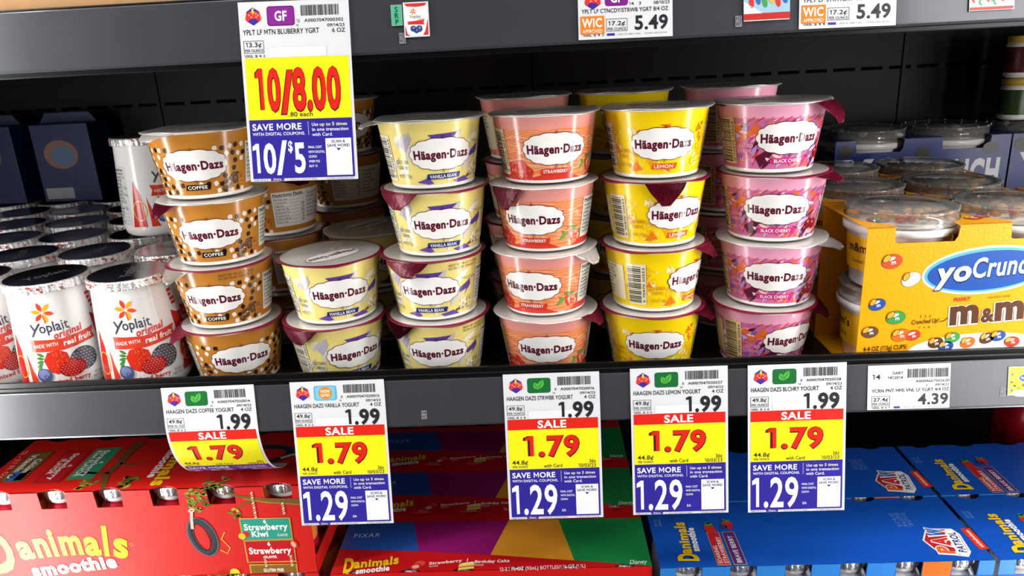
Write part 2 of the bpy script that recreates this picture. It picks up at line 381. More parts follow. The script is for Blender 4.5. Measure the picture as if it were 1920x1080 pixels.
def coupon(A, big, lines, ea, foot):
    A.rect(2.0, -117.4, 73, -77.6, PURP, 1)
    A.text('SAVE MORE', 3.8, -84.6, 4.3, '#f4f4fa', 2, w=34.4, bold=0.026)
    A.text('WITH DIGITAL COUPONS.', 3.8, -88.2, 2.0, '#f4f4fa', 2, w=36.4, bold=0.01)
    A.rect(42.5, -88.5, 42.75, -79.5, '#dcdcf0', 2)
    A.text('Use ', 45, -82.6, 2.2, '#f4f4fa', 2, w=5.4, bold=0.01); A.text('up to 5 times', 50.4, -82.6, 2.2, '#f7f2a6', 2, w=19.2, bold=0.014)
    A.text('in one transaction', 45, -86.0, 2.2, '#f4f4fa', 2, w=25.4, bold=0.01); A.text('with Card.', 45, -89.4, 2.2, '#f4f4fa', 2, w=14.4, bold=0.01)
    if big == '1.29': A.text('1.29', 3.0, -114.8, 24, '#f6f6fa', 2, w=37, bold=0.02)
    else:
        A.text('10', 3.0, -113.5, 20, '#f6f6fa', 2, w=16.5, bold=0.026); A.text('/', 19.6, -114.0, 22, '#f6f6fa', 2, w=7.6, bold=0.03)
        A.text('$', 27.6, -99.2, 7, '#f6f6fa', 2, w=3.6, bold=0.026); A.text('5', 31.2, -113.5, 20, '#f6f6fa', 2, w=9.2, bold=0.026)
    for i, l in enumerate(lines): A.text(l, 41.6, -97.6 - 3.2 * i, 1.6, '#f4f4fa', 2, w=len(l) * 0.95, bold=0.012)
    if ea: A.text('EA', 42.3, -113.4, 1.9, '#f4f4fa', 2, bold=0.01)
    A.rect(53.8, -116.2, 71.6, -91.2, '#f2f2f6', 2)
    A.text('SCAN &', 62.7, -94.2, 1.9, '#2d2a6e', 3, w=9.4, al='c', bold=0.012); A.text('SAVE MORE!', 62.7, -97.0, 1.9, '#2d2a6e', 3, w=15.8, al='c', bold=0.012)
    A.poly([(61.2, -97.9), (64.2, -97.9), (62.7, -99.6)], '#2d2a6e', 3)
    A.rect(14.2, -119, 23.4, -116.8, '#4a2f96', 2); A.text('Dairy', 18.8, -118.6, 1.3, '#f4f4fa', 3, w=5.6, al='c', bold=0.01)
    A.text(foot[0], 2.2, -118.9, 1.0, '#6a6a72', 2, w=10); A.text(foot[1], 25.5, -118.9, 1.0, '#8a8a92', 2, w=21); A.text('1CVSJC-537A DE 419', 53, -118.9, 1.0, '#8a8a92', 2, w=19)
TILT = (R(80), 0, 0)
def sheet(mb, W, y0, y1, mapf, material, th=0.3, cuts=0):
    if not cuts: mb.prism([(0, y1), (W, y1), (W, y0), (0, y0)], -th, 0, mapf, material); return
    n = cuts; st = [y1 + (y0 - y1) * i / n for i in range(n + 1)]; mi = mb.m(material)
    F = [[mb.bm.verts.new(mapf(x, y, d)) for x in (0, W)] for d in (0, -th) for y in st]
    f0, b0 = F[:n + 1], F[n + 1:]
    def q(*v):
        f = mb.bm.faces.new(v); f.material_index = mi
    for i in range(n):
        q(f0[i][0], f0[i][1], f0[i + 1][1], f0[i + 1][0]); q(b0[i][1], b0[i][0], b0[i + 1][0], b0[i + 1][1])
        q(f0[i][0], f0[i + 1][0], b0[i + 1][0], b0[i][0]); q(f0[i][1], b0[i][1], b0[i + 1][1], f0[i + 1][1])
    q(f0[0][0], b0[0][0], b0[0][1], f0[0][1]); q(f0[n][0], f0[n][1], b0[n][1], b0[n][0])
def sale_tag(label, loc, rot, upc, cnt, name, size, badge, unit, per, locc, price, sale, coup, name_w=52.0, curl=None, oneoff=None):
    t = thing('price_tag', label, 'price tag', loc, rot, 'hanging sale tags')
    W, H = 75.0, 119.3
    if curl: mapf = curl; kw = dict(sy=2.0)
    else: mapf = lambda x, y, d: Vector((x / 1000, y / 1000, d / 1000)); kw = {}
    mb = MB(); sheet(mb, W, 0, -H, mapf, PAPER, 0.3, 60 if curl else 0)
    A = Art(); header(A, upc, cnt, name, size, badge, unit, per, locc, price, name_w=name_w)
    A.emit(mb, mapf, eps=0.06, gloss=0.28, **kw); mb.obj('card', t)
    def sub(nm, art):
        m2 = MB(); art.emit(m2, lambda x, y, d: mapf(x, y, d + 0.05), eps=0.07, gloss=0.28, **kw); m2.obj(nm, t)
    B = Art(); B.rect(2.0, -77.6, 73, -36.6 if sale[0] != 'SALE' else -45.2, YEL, 1)
    if sale[0] == 'SALE':
        B.rect(2.0, -45.2, 73, -36.6, REDT, 1); B.text('SALE', 37, -43.9, 6.0, '#f6f2f2', 2, w=23, bold=0.03, al='c')
        B.text(sale[1], 14.8, -66.9, 16.6, '#5a1410', 2, w=44.6, bold=0.052); B.text(sale[1], 15.4, -66.6, 16.2, REDT, 3, w=43.4, bold=0.028)
        B.text('44.8¢', 4.4, -73.6, 3.4, INKD, 2, w=12.6, bold=0.014); B.text(per if per != 'PER FL OZ' else 'PER FL OZ', 4.6, -76.4, 1.7, INKD, 2, w=12, bold=0.006)
        B.text('with Card', 29.4, -76.6, 2.9, INKD, 2, w=14.6, bold=0.01); B.text('36t', 70.4, -73.6, 2.9, INKD, 2, w=5.4, al='r', bold=0.01); B.text('10/03/23', 70.6, -77.0, 2.9, INKD, 2, w=14, al='r', bold=0.01)
    else:
        for s_, x, w_ in (('10', 9.0, 16.5), ('/', 26, 8), ('8', 33.8, 9.2), ('.', 43.2, 4.4), ('00', 47.4, 19.4)):
            dy = -1.6 if s_ == '/' else 0
            B.text(s_, x - 0.3, -71.0 + dy, 27.6, '#7a1c12', 2, w=w_ + 0.8, bold=0.05); B.text(s_, x, -70.7 + dy, 27, REDT, 3, w=w_, bold=0.03)
        B.text('.80 each', 29.6, -75.9, 3.0, INKD, 2, w=17, bold=0.01)
    sub('sale_panel', B)
    D = Art(); coupon(D, *coup); sub('coupon_panel', D)
    return t
FC = ['FINAL COST', 'WITH DIGITAL', 'COUPON']
def zt(z, z0): return -0.0026 + (z - z0) * T10
def curl(x, y, d):                              # the free end of the paper is pushed back by the carton below it
    s = -y / 1000; L0, rad = 0.030, 0.0572
    if s <= L0: py, pz, th = 0.0, -s, 0.0
    else:
        th = min((s - L0) / rad, 1.62); py = -rad * (1 - math.cos(th)); pz = -L0 - rad * math.sin(th)
        e = (s - L0) - rad * th
        if e > 0: py += -e * math.sin(th); pz += -e * math.cos(th)
    # local frame of a tag: z = out towards the aisle, y = up
    return Vector((x / 1000, pz - d / 1000 * math.sin(th), py + d / 1000 * math.cos(th)))
sale_tag('curled sale tag for coffee yogurt, its foot bent back onto the red smoothie carton', (-0.3055, zt(0.0150, 0.0132), 0.0150), (R(80), R(-0.4), 0), 'A0007047020014', '8', 'HAAGEN DAZS COFFEE YOGURT', '4 OZ', 'leaf', '49.8¢', 'PER FL OZ', '100L 8 3 2', '1.99', ('SALE', '1.79'), ('1.29', FC, True, ('100L 8 3 2', 'L 2410 OF 2567 P-1840')), name_w=55, curl=curl)
sale_tag('flat sale tag for vanilla yogurt with a light blue and orange badge', (-0.2017, zt(0.0160, 0.0132), 0.0160), TILT, 'A0007047020015', '8', 'HAAGEN DAZS VANLLA YOGURT', '4 OZ', 'gmo', '49.8¢', 'PER OUNCE', '100L 8 3 3', '1.99', ('SALE', '1.79'), ('1.29', FC, True, ('100L 8 3 3', 'L 2411 OF 2567 P-1841')))
sale_tag('sale tag for strawberry yogurt under the pink and orange cup stack', (-0.0331, zt(0.0162, 0.0132), 0.0162), TILT, 'A0007047020016', '8', 'HAAGEN DAZS STRWBR YOGURT', '4 OZ', 'leaf', '49.8¢', 'PER OUNCE', '100L 8 3 4', '1.99', ('SALE', '1.79'), ('1.29', FC, True, ('100L 8 3 4', 'L 2412 OF 2567 P-1842')))
sale_tag('sale tag for lemon yogurt under the bright yellow cup stack', (0.0657, zt(0.0172, 0.0132), 0.0172), TILT, 'A0007047020557', '8', 'HAAGEN DAZS LEMON YOGURT', '4 OZ', 'leaf', '49.8¢', 'PER OUNCE', '100L 8 3 5', '1.99', ('SALE', '1.79'), ('1.29', FC, True, ('100L 8 3 5', 'L 2413 OF 2567 P-1843')))
sale_tag('sale tag for black cherry yogurt, rightmost of the five under the cups', (0.1560, zt(0.0166, 0.0132), 0.0166), TILT, 'A0007047020558', '8', 'HAAGEN DAZS BLCHRY YOGURT', '4 OZ', 'leaf', '49.8¢', 'PER OUNCE', '100L 8 3 6', '1.99', ('SALE', '1.79'), ('1.29', FC, True, ('100L 8 3 6', 'L 2414 OF 2567 P-1844')))
sale_tag('sale tag reading 10/8.00 on the upper rail, overlapping the top coffee cup', (-0.1963, zt(0.2958, 0.2996), 0.2962), (R(80), R(1.0), 0), 'A0007047000302', '12', 'YPLT LF MTN BLUBERRY YGRT', '6 OZ', 'GF', '13.3¢', 'PER OUNCE', '100L 8 4 2', None, ('10/8.00', ''), ('10/5', FC + ['WHEN YOU', 'BUY 10'], False, ('100L 8 4 2', 'L 2416 OF 2567 P-1846')))

def mm(x, y, d): return Vector((x / 1000, y / 1000, d / 1000))
def small_tag(label, loc, W, H, art, rot=TILT, name='shelf_label', cat='shelf label', patch=None, group='plain white shelf labels'):
    t = thing(name, label, cat, loc, rot, group)
    mb = MB(); sheet(mb, W, 0, -H, mm, PAPER, 0.25); art.emit(mb, mm, eps=0.06, gloss=0.28); mb.obj('card', t)
    if patch:
        m2 = MB(); patch[1].emit(m2, lambda x, y, d: mm(x, y, d + 0.1), eps=0.06, gloss=0.28); m2.obj(patch[0], t)
    return t
A = Art()
A.text('14', 3.2, -11, 4.0, INKD, 2, w=6.4, bold=0.012); A.text('DAIRY', 26.5, -7.4, 2.2, INKD, 2, w=8, al='r', bold=0.01); A.text('1412014', 26.5, -11.0, 2.2, INKD, 2, w=11.6, al='r', bold=0.01)
A.barcode(29.8, -10.4, 61, -3.4, seed=9); A.text('A0004667502620', 61.5, -14.2, 2.0, INKD, 2, w=25.5, al='r', bold=0.01); A.text('6', 44, -17.4, 1.8, INKD, 2); A.text('09/14/23', 61.3, -17.4, 1.9, INKD, 2, w=10.6, al='r', bold=0.01)
A.text('YCRN PNT MMS VNL LF YGRT 4/4 OZ', 3.2, -21.3, 2.6, INKD, 2, w=58, bold=0.012)
A.frame(3.2, -32.0, 17, -24.2, 0.28, INKD, 2); A.text('27.4¢', 10.1, -28.3, 2.8, INKD, 2, w=11.4, al='c', bold=0.014); A.text('PER OUNCE', 10.1, -31.2, 1.7, INKD, 2, w=12.4, al='c', bold=0.006)
A.text('100L 8 3 7', 3.4, -34.2, 1.6, INKD, 2, w=14, bold=0.006); A.text('4.39', 61.3, -31.6, 8.4, INKD, 2, w=23, al='r', bold=0.028)
A.rect(20, -34.2, 24.6, -32.6, '#4a2f96', 2); A.text('L 1327 OF 1364 P-2281', 26, -34.0, 1.0, '#8a8a92', 2, w=15); A.text('1CVSJC-4F35 DE 419', 44, -34.0, 1.0, '#8a8a92', 2, w=15)
small_tag('plain white shelf label reading 4.39 on the middle rail', (0.2471, zt(0.0130, 0.0132), 0.0130), 62.0, 35.0, A)
def wic(name, date, h_name, upper):
    A = Art()
    if upper:
        emblem(A, 9.8, -9.4 + 2.0); A.rrect(17.8, -11.5, 33, 0.6 - 3, 2, '#7d2488', 2); A.text('GF', 25.4, -9.2, 5.6, '#ffffff', 3, w=8, bold=0.03, al='c')
        A.barcode(38, -4.6, 60, -1.6, seed=4); A.text('A0007047040113', 60.6, -8.2, 2.0, INKD, 2, w=25, al='r', bold=0.01)
    A.text('14   3', 33.8, -11.4, 1.9, INKD, 2, w=8, bold=0.01); A.text(date, 60.4, -11.4, 2.0, INKD, 2, w=10.6, al='r', bold=0.01)
    A.text(name, 2.4, -15.6, 2.6, INKD, 2, w=57, bold=0.012)
    A.frame(18.4, -27.6, 32.4, -19.6, 0.28, INKD, 2); A.text('17.2¢', 25.4, -23.9, 2.8, INKD, 2, w=11.4, al='c', bold=0.014); A.text('PER OUNCE', 25.4, -26.9, 1.7, INKD, 2, w=12.4, al='c', bold=0.006)
    A.text(h_name, 2.6, -30.4, 1.6, INKD, 2, w=14.4, bold=0.006); A.text('5.49', 59.6, -27.0, 8.8, INKD, 2, w=22.6, al='r', bold=0.028)
    A.rect(18.8, -30.4, 24, -28.8, '#4a2f96', 2); A.text('L 8100 OF 2486 P-3616', 25, -30.2, 1.0, '#8a8a92', 2, w=16); A.text('1CD3SC-4F35 DE 419', 43.5, -30.2, 1.0, '#8a8a92', 2, w=15)
    P = Art(); P.rect(1.4, -29.0, 17.2, -17.4, '#ef8126', 1); P.text('WIC', 9.3, -24.4, 5.6, '#fff3e4', 2, w=13.4, al='c', bold=0.03); P.text('APPROVED', 9.3, -28.2, 2.3, '#fff3e4', 2, w=13.2, al='c', bold=0.008)
    return A, P
A, P = wic('YPLT LF CTNCDY/STRWB YGRT 8/4 OZ', '08/10/23', '100L 8 4 3', True)
small_tag('white 5.49 label with orange patch above the strawberry and lemon cups', (0.0315, zt(0.2925, 0.2996), 0.2925), 62.2, 32.3, A, (R(80), R(0.5), 0), patch=('approval_patch', P))
A, P = wic('YPLT LF STRWBRY YGRT 8/4 OZ', '08/10/23', '100L 8 4 4', True)
small_tag('white 5.49 label with orange patch nearest the upper rail\'s right end', (0.1762, zt(0.2920, 0.2996), 0.2920), 62.6, 32.3, A, (R(80), R(0.6), 0), patch=('approval_patch', P))

A = Art(); A.rect(0.2, -13.0, 7.1, -0.2, '#52b58c', 1)
for i, c in enumerate('SRP'): A.text(c, 3.6, -4.6 - 4.0 * i, 3.3, '#17382c', 2, al='c', bold=0.012)
small_tag('small green sticker lettered SRP on the upper rail', (-0.0932, zt(0.2891, 0.2996), 0.2891), 7.3, 13.2, A, name='rail_sticker', cat='sticker', group=None)
A = Art(); A.rect(0.8, -21.4, 16.2, -0.8, '#f4efee', 1); A.poly([(0.8, -0.8), (16.2, -0.8), (14.5, -2.6), (8.5, -3.2), (2.5, -2.6)], '#cf3a34', 2)
for i in range(6): A.lens(6.6 + 1.3 * math.cos(R(60 * i + 20)), -6.0 + 1.3 * math.sin(R(60 * i + 20)), 2.2, 0.8, '#e2552c' if i % 2 else '#f09a2c', 2, 60 * i + 20)
A.text('Yoplait', 4.0, -10.2, 1.9, '#3a3f52', 2, w=7.6); A.text('original', 9.0, -11.6, 1.1, '#d0342e', 2, shear=0.3); A.poly([(2.2, -12.4), (14, -11.6), (13.2, -13.2), (14, -14.6), (2.2, -14.2), (3.0, -13.2)], '#d0342e', 2)
for x, y, r_ in ((6.2, -17.0, 2.0), (10.2, -17.2, 2.2), (8.2, -18.6, 1.6)): A.ell(x, y, r_, r_, '#3b4a86', 3, n=12); A.ell(x + 0.3, y + 0.5, r_ * 0.4, r_ * 0.35, '#8593c4', 4, n=8)
A.poly([(0.8, -21.4), (0.8, -14.5), (2.2, -20.4), (4.2, -21.4)], '#cf3a34', 2); A.poly([(16.2, -21.4), (16.2, -11.0), (14.3, -18.5), (12.6, -21.4)], '#cf3a34', 2)
small_tag('picture label of a yogurt tub with blueberries on the upper rail', (-0.0850, zt(0.2903, 0.2996), 0.2903), 17.0, 22.4, A, name='picture_label', cat='picture label', group='picture labels')
A = Art(); A.rect(0, -29, 30, -24.8, '#c2302a', 2); A.rect(0, -25, 30, 0, '#9fc4d8', 1)
rnd = random.Random(5)
for i in range(6):
    c = ('#d63a34', '#3569b0', '#4a9c4c', '#e7b04a')[i % 4]; x = 5 + i * 4.3; A.ell(x, -18 + (i % 2) * 2, 1.7, 3.6, c, 3, rnd.uniform(-20, 20), n=12); A.ell(x, -13.2 + (i % 2) * 2, 1.5, 1.5, '#e6b48c', 4, n=10)
for i in range(4): A.ring(6 + i * 6, -6, 5, 4, 1.0, '#d8403c', 2, a0=200, a1=340)
A.poly([(0, -25), (0, -17), (8, -22), (12, -25)], '#e8e4ea', 3)
small_tag('picture label of a kids multipack between the two 5.49 labels', (0.1400, zt(0.2960, 0.2996), 0.2960), 29.8, 29.6, A, name='picture_label', cat='picture label', group='picture labels')
A = Art(); A.rect(0.4, -31, 28, -0.4, '#e7c9c6', 1)
for i in range(5): A.ring(6 + i * 4.6, -24 - (i % 2) * 2, 4.6, 3.4, 1.1, ('#d8403c', '#4a9c6a')[i % 2], 2 + i % 2, a0=0, a1=230)
A.rect(0.4, -31.2, 28, -29.4, '#cf3a34', 4)
small_tag('picture label cut by the top frame edge at the far right of the upper rail', (0.2852, zt(0.2968, 0.2996), 0.2968), 28.6, 31.6, A, name='picture_label', cat='picture label', group='picture labels')
A = Art(); A.rect(0.5, -21.6, 19, -0.5, '#f2c230', 1); A.ell(14, -9, 6.5, 3.6, '#f4f4f8', 2); A.ell(14, -9, 6.0, 3.1, '#2656a8', 3); A.text('YoCrunch', 14, -9.8, 1.9, '#f4f4f8', 4, w=9.6, al='c', bold=0.02)
for i, (x, y) in enumerate(((3, -6), (2.6, -12), (5, -15), (8, -17), (3, -18.6))): A.ell(x, y, 1.1, 0.8, ('#3f74b8', '#c43c2c', '#5a3a28', '#4a9c4c')[i % 4], 2, n=10)
A.ell(11, -21, 8, 2.6, '#f4f4f4', 3); A.text('m&m', 14, -15.6, 2.6, '#5a3422', 3, w=7, al='c', bold=0.03)
small_tag('yellow picture label at the right end of the middle rail', (0.3523, zt(0.0085, 0.0132), 0.0085), 19.6, 22.4, A, name='picture_label', cat='picture label', group='picture labels')
def code_sticker(label, loc, l1, l2, rot=TILT):
    A = Art()
    for i, l in enumerate((l1, l2)):
        A.rect(0.2, -3.2 - 3.6 * i, 4.4, 0.0 - 3.6 * i, '#8d9095', 1); A.text(l, 2.3, -2.8 - 3.6 * i, 2.5, '#22242a', 2, w=3.8, al='c', bold=0.006)
    mb = MB(); mb.prism([(0, -7), (4.6, -7), (4.6, 0.2), (0, 0.2)], -0.15, 0, mm, mat('sticker_clear_grey', '#5b5e64', 0.3)); A.emit(mb, mm, eps=0.05); o = mb.obj('code_sticker', None, loc, rot)
    tag(o, label, 'sticker', 'tiny position code stickers')
code_sticker('tiny code sticker H2 W3 under the green sticker', (-0.0890, zt(0.2712, 0.2996) + 0.0006, 0.2712), 'H2', 'W3')
code_sticker('tiny code sticker H2 W1 left of the kids picture label', (0.1345, zt(0.2705, 0.2996) + 0.0006, 0.2705), 'H2', 'W1')
code_sticker('tiny code sticker H4 W2 on the middle rail between vanilla and strawberry sale tags', (-0.0989, zt(-0.0105, 0.0132) + 0.0006, -0.0105), 'H4', 'W2')
code_sticker('tiny sideways code sticker beside the yellow picture label', (0.3470, zt(-0.0075, 0.0132) + 0.0006, -0.0075), 'H2', 'W2', (R(80), 0, 0))

# ------------------------------------------------------------------ small yogurt cups
TIER = 0.0529
def cup_r(z): return 0.0325 + (z - 0.0025) / 0.045 * 0.0070
def cone_map(rf, zscale=1.0):
    def f(a, z, d):
        r = rf(z); t = a / 0.0362; return Vector(((r + d) * math.sin(t), -(r + d) * math.cos(t), z))
    return f
MAROON = '#5e1230'
def logo(A, cx=0.0, cz=0.0260, a=0.0250, b=0.0122, lay=6, txt=True):
    A.scallop(cx, cz, a, b, MAROON, lay); A.scallop(cx, cz, a - 0.0005, b - 0.0005, '#f4f1ee', lay + 1)
    for s in (-1, 1): A.ring(cx + 0.0004, cz + s * (b + 0.0006), 0.0009, 0.0009, 0.0003, MAROON, lay + 1, n=12)
    if txt: A.text('Häagen·Dazs', cx, cz - 0.0032, 0.0065, MAROON, lay + 2, w=0.0440, bold=0.042, al='c', warp=lambda x, y, W: (x, y * 1.0))
def side_print(A, boxcol, txtcol, seed):
    # barcode block, weight lines and nutrition facts panels that every flavour carries
    A.rect(-0.0575, 0.006, -0.0420, 0.0405, boxcol, 6); A.barcode(-0.0570, 0.0075, -0.0460, 0.039, seed=seed, horiz=True, lay=7, n=28)
    A.text('0 70470 2055' + str(seed % 9), -0.0430, 0.008, 0.0018, '#2a2a2a', 7, w=0.030, rot=90, bold=0.01)
    for i, (t, h) in enumerate((('CULTURED', 0.0026), ('CRÈME', 0.0026))): A.text(t, -0.0330, 0.0192 - 0.0042 * i, h, txtcol, 6, w=0.0118 if i == 0 else 0.0086, al='c', bold=0.02)
    A.text('4 OZ (113g)', -0.0325, 0.0088, 0.0024, txtcol, 6, w=0.0125, al='c', bold=0.016)
    A.rrect(-0.083, 0.008, -0.0605, 0.038, 0.001, boxcol, 6)
    for i in range(9): A.text(('LIVE & ACTIVE', 'CULTURES', 'KEEP COLD', 'RECYCLE ME', 'GRADE A', 'SERVE', 'CHILLED', 'PLEASE', 'RINSE')[i], -0.082, 0.035 - 0.003 * i, 0.0015, '#2a2a2a', 7, bold=0.004)
    A.rect(0.0425, 0.008, 0.1060, 0.040, '#efece6', 6)
    A.text('Nutrition Facts', 0.0438, 0.0362, 0.0026, '#222226', 7, w=0.026, bold=0.03); A.rect(0.0438, 0.0354, 0.0720, 0.0358, '#222226', 7)
    for i, t in enumerate(('Serving size', '1 container', 'Calories', 'Total Fat 9g', 'Saturated Fat', 'Cholesterol', 'Sodium 60mg', 'Total Carb')):
        A.text(t, 0.0438, 0.0326 - 0.003 * i, 0.0017, '#222226', 7, bold=0.012 if i in (2, 3) else 0.004)
        A.text(('', '', '200', '11%', '30%', '10%', '3%', '8%')[i], 0.072, 0.0326 - 0.003 * i, 0.0017, '#222226', 7, al='r', bold=0.01)
        A.rect(0.0438, 0.0320 - 0.003 * i, 0.0720, 0.0322 - 0.003 * i, '#55555a', 7)
    for i in range(7):
        A.text(('Total Sugars 17g', 'Protein 4g', 'Vitamin D', 'Calcium 130mg', 'Iron 0mg', 'Potassium', 'INGREDIENTS: MILK')[i], 0.0745, 0.0350 - 0.0035 * i, 0.0017, '#222226', 7, bold=0.004)
        A.rect(0.0745, 0.0344 - 0.0035 * i, 0.1040, 0.0346 - 0.0035 * i, '#55555a', 7)
def cal(A, n, col, x=0.0360, z=0.0120):
    A.rrect(x - 0.0028, z - 0.0044, x + 0.0028, z + 0.0044, 0.001, col, 6); A.rrect(x - 0.0025, z - 0.0041, x + 0.0025, z + 0.0041, 0.0008, {'#8a4a16': '#c98434', '#b09030': '#efe08a', '#ffd0c0': '#e0583a'}.get(col, '#d0a020'), 7)
    A.text(n, x, z + 0.0006, 0.0028, col, 8, w=0.0040, al='c', bold=0.02); A.text('CALORIES', x, z - 0.0024, 0.0010, col, 8, w=0.0044, al='c')
def banner(A, t, bg, w, z=0.0092, fg='#f6f2ee', cx=0.0, h=0.0042, notch=True):
    A.poly([(cx - w / 2, z - h / 2), (cx + w / 2, z - h / 2), (cx + w / 2 + (0.0012 if notch else 0), z + h / 2), (cx - w / 2 + (0.0012 if notch else 0), z + h / 2)], bg, 6)
    A.text(t, cx, z - 0.00125, 0.0025, fg, 8, w=w * 0.80, al='c', bold=0.016)
def free(x, z, m=0.0):                          # is this spot clear of the wordmark and the panels?
    if (x / (0.0262 + m)) ** 2 + ((z - 0.0260) / (0.0136 + m)) ** 2 < 1: return False
    if -0.0585 - m < x < -0.0410 + m or 0.0415 - m < x < 0.107: return False
    if -0.084 < x < -0.060: return False
    return True
def art_coffee():
    A = Art(); side_print(A, '#e6dccb', '#3a1d0c', 14); rnd = random.Random(3)
    for j in range(7):
        z = 0.0050 + 0.0055 * j
        for i in range(44):
            x = -0.113 + i * 0.0052 + (0.0026 if j % 2 else 0) + rnd.uniform(-.0006, .0006); zz = z + rnd.uniform(-.0008, .0008)
            if not free(x, zz, 0.001) or (abs(x) < 0.014 and zz < 0.0105): continue
            if rnd.random() < 0.16: continue
            blk = (i + j) % 2 == 0; rot = 70 + rnd.uniform(-35, 35)
            A.lens(x, zz, 0.0046, 0.0039, '#2a1a14' if blk else '#f0e6da', 3, rot, n=6)
    for x, z, r_ in ((0.0230, 0.0118, 20), (0.0276, 0.0132, 10), (0.0255, 0.0085, 35), (0.0312, 0.0112, 5), (0.0300, 0.0160, 25), (0.0215, 0.0065, 15), (0.0340, 0.0150, 0)):
        A.ell(x, z, 0.0027, 0.0019, '#4a3020', 4, r_, n=14); A.ell(x - 0.0003, z + 0.0003, 0.0021, 0.0013, '#7a5a44', 5, r_, n=12); A.lens(x, z, 0.0046, 0.0005, '#2c1a10', 6, r_ + 8)
    logo(A); banner(A, 'COFFEE', '#1d1512', 0.0195); cal(A, '200', '#8a4a16'); return A
def art_vanilla():
    A = Art(); side_print(A, '#ece6d4', '#8a8368', 15); rnd = random.Random(8)
    for i in range(60):
        x = rnd.uniform(-0.112, 0.112); z = rnd.uniform(0.006, 0.039)
        if not free(x, z, -0.004): continue
        A.lens(x, z, rnd.uniform(0.010, 0.018), rnd.uniform(0.003, 0.006), rnd.choice(('#d9d2c4', '#f1ead2', '#c9c3bd', '#f3e7b4')), 2 + i % 2, rnd.uniform(20, 75))
    A.poly([(-0.010, 0.0405), (0.012, 0.0415), (0.003, 0.0335), (0, 0.031)], '#5b3f96', 4); A.poly([(0.036, 0.031), (0.024, 0.0245), (0.026, 0.0215), (0.033, 0.0235), (0.030, 0.018), (0.0365, 0.026)], '#5b3f96', 4)
    A.poly([(-0.022, 0.0052), (-0.012, 0.0085), (-0.008, 0.004), (-0.012, 0.0032)], '#6a4aa2', 4); A.poly([(0.008, 0.005), (0.020, 0.0075), (0.026, 0.0035), (0.012, 0.003)], '#6a4aa2', 3)
    A.poly([(-0.032, 0.033), (-0.024, 0.0415), (-0.022, 0.038), (-0.028, 0.028)], '#b7aec2', 4)
    for k in range(6): A.lens(0.0290 + 0.0026 * math.cos(R(60 * k)), 0.0115 + 0.0026 * math.sin(R(60 * k)), 0.0056, 0.0026, '#f6f2e4', 5, 60 * k)
    A.ell(0.029, 0.0115, 0.0012, 0.0012, '#e2b23a', 6, n=10)
    for k in range(3): A.line([(0.022, 0.0060 + 0.0006 * k), (0.030, 0.0075 + 0.0012 * k), (0.037, 0.0065 + 0.0022 * k)], 0.0005, '#4a3426', 5)
    for k in range(5): A.line([(0.026 + 0.003 * k, 0.034), (0.034 + 0.003 * k, 0.031)], 0.0003, '#4a4a5a', 4)
    logo(A); banner(A, 'VANILLA BEAN', '#24307e', 0.0275); cal(A, '190', '#b09030'); return A
def art_straw():
    A = Art(); side_print(A, '#ecd9b4', '#f2a08a', 16); rnd = random.Random(4)
    A.poly([(-0.060 + 0.004 * i, 0.0026) for i in range(31)] + [(0.060 - 0.004 * i, 0.006 + 0.0035 * math.sin(i * 0.5 + 0.6) + max(0, i - 15) * 0.0004) for i in range(31)], '#d5382a', 2)
    A.poly([(-0.058, 0.003), (-0.020, 0.003), (-0.018, 0.010), (-0.028, 0.0185), (-0.045, 0.0145), (-0.058, 0.012)], '#cc2f26', 3)
    for i in range(9): A.line([(x, 0.034 + 0.0015 * math.sin(x * 160 + i) - i * 0.0028) for x in [-0.110 + 0.0055 * k for k in range(41)]], 0.0005, rnd.choice(('#f7c9a0', '#e8643c', '#f3b184')), 2)
    for x, z, r_, s in ((0.0330, 0.0125, -18, 1.0), (0.0392, 0.0105, 20, 0.8)):
        A.poly([(x - 0.0042 * s, z + 0.003 * s), (x - 0.0036 * s, z - 0.002 * s), (x, z - 0.0062 * s), (x + 0.0036 * s, z - 0.002 * s), (x + 0.0042 * s, z + 0.003 * s), (x, z + 0.0046 * s)], '#e2452f', 5)
        A.poly([(x - 0.0022 * s, z + 0.001 * s), (x, z - 0.004 * s), (x + 0.0022 * s, z + 0.001 * s), (x, z + 0.003 * s)], '#f6b8a4', 6)
        for k in range(5): A.lens(x + (k - 2) * 0.0016 * s, z + 0.0052 * s, 0.004 * s, 0.0015 * s, '#5e9a3a', 6, 90 + (k - 2) * -25)
    for k in range(4): A.lens(0.0235 + 0.001 * k, 0.0105 + 0.0012 * k, 0.0052, 0.0022, '#6aa644', 5, 40 + 35 * k)
    for i in range(40):
        x = rnd.uniform(-0.055, -0.018); z = rnd.uniform(0.003, 0.014); A.ell(x, z, 0.0004, 0.0006, '#f0a888', 4, n=6)
    logo(A); banner(A, 'STRAWBERRY', '#d23a2c', 0.0255); cal(A, '190', '#ffd0c0'); return A
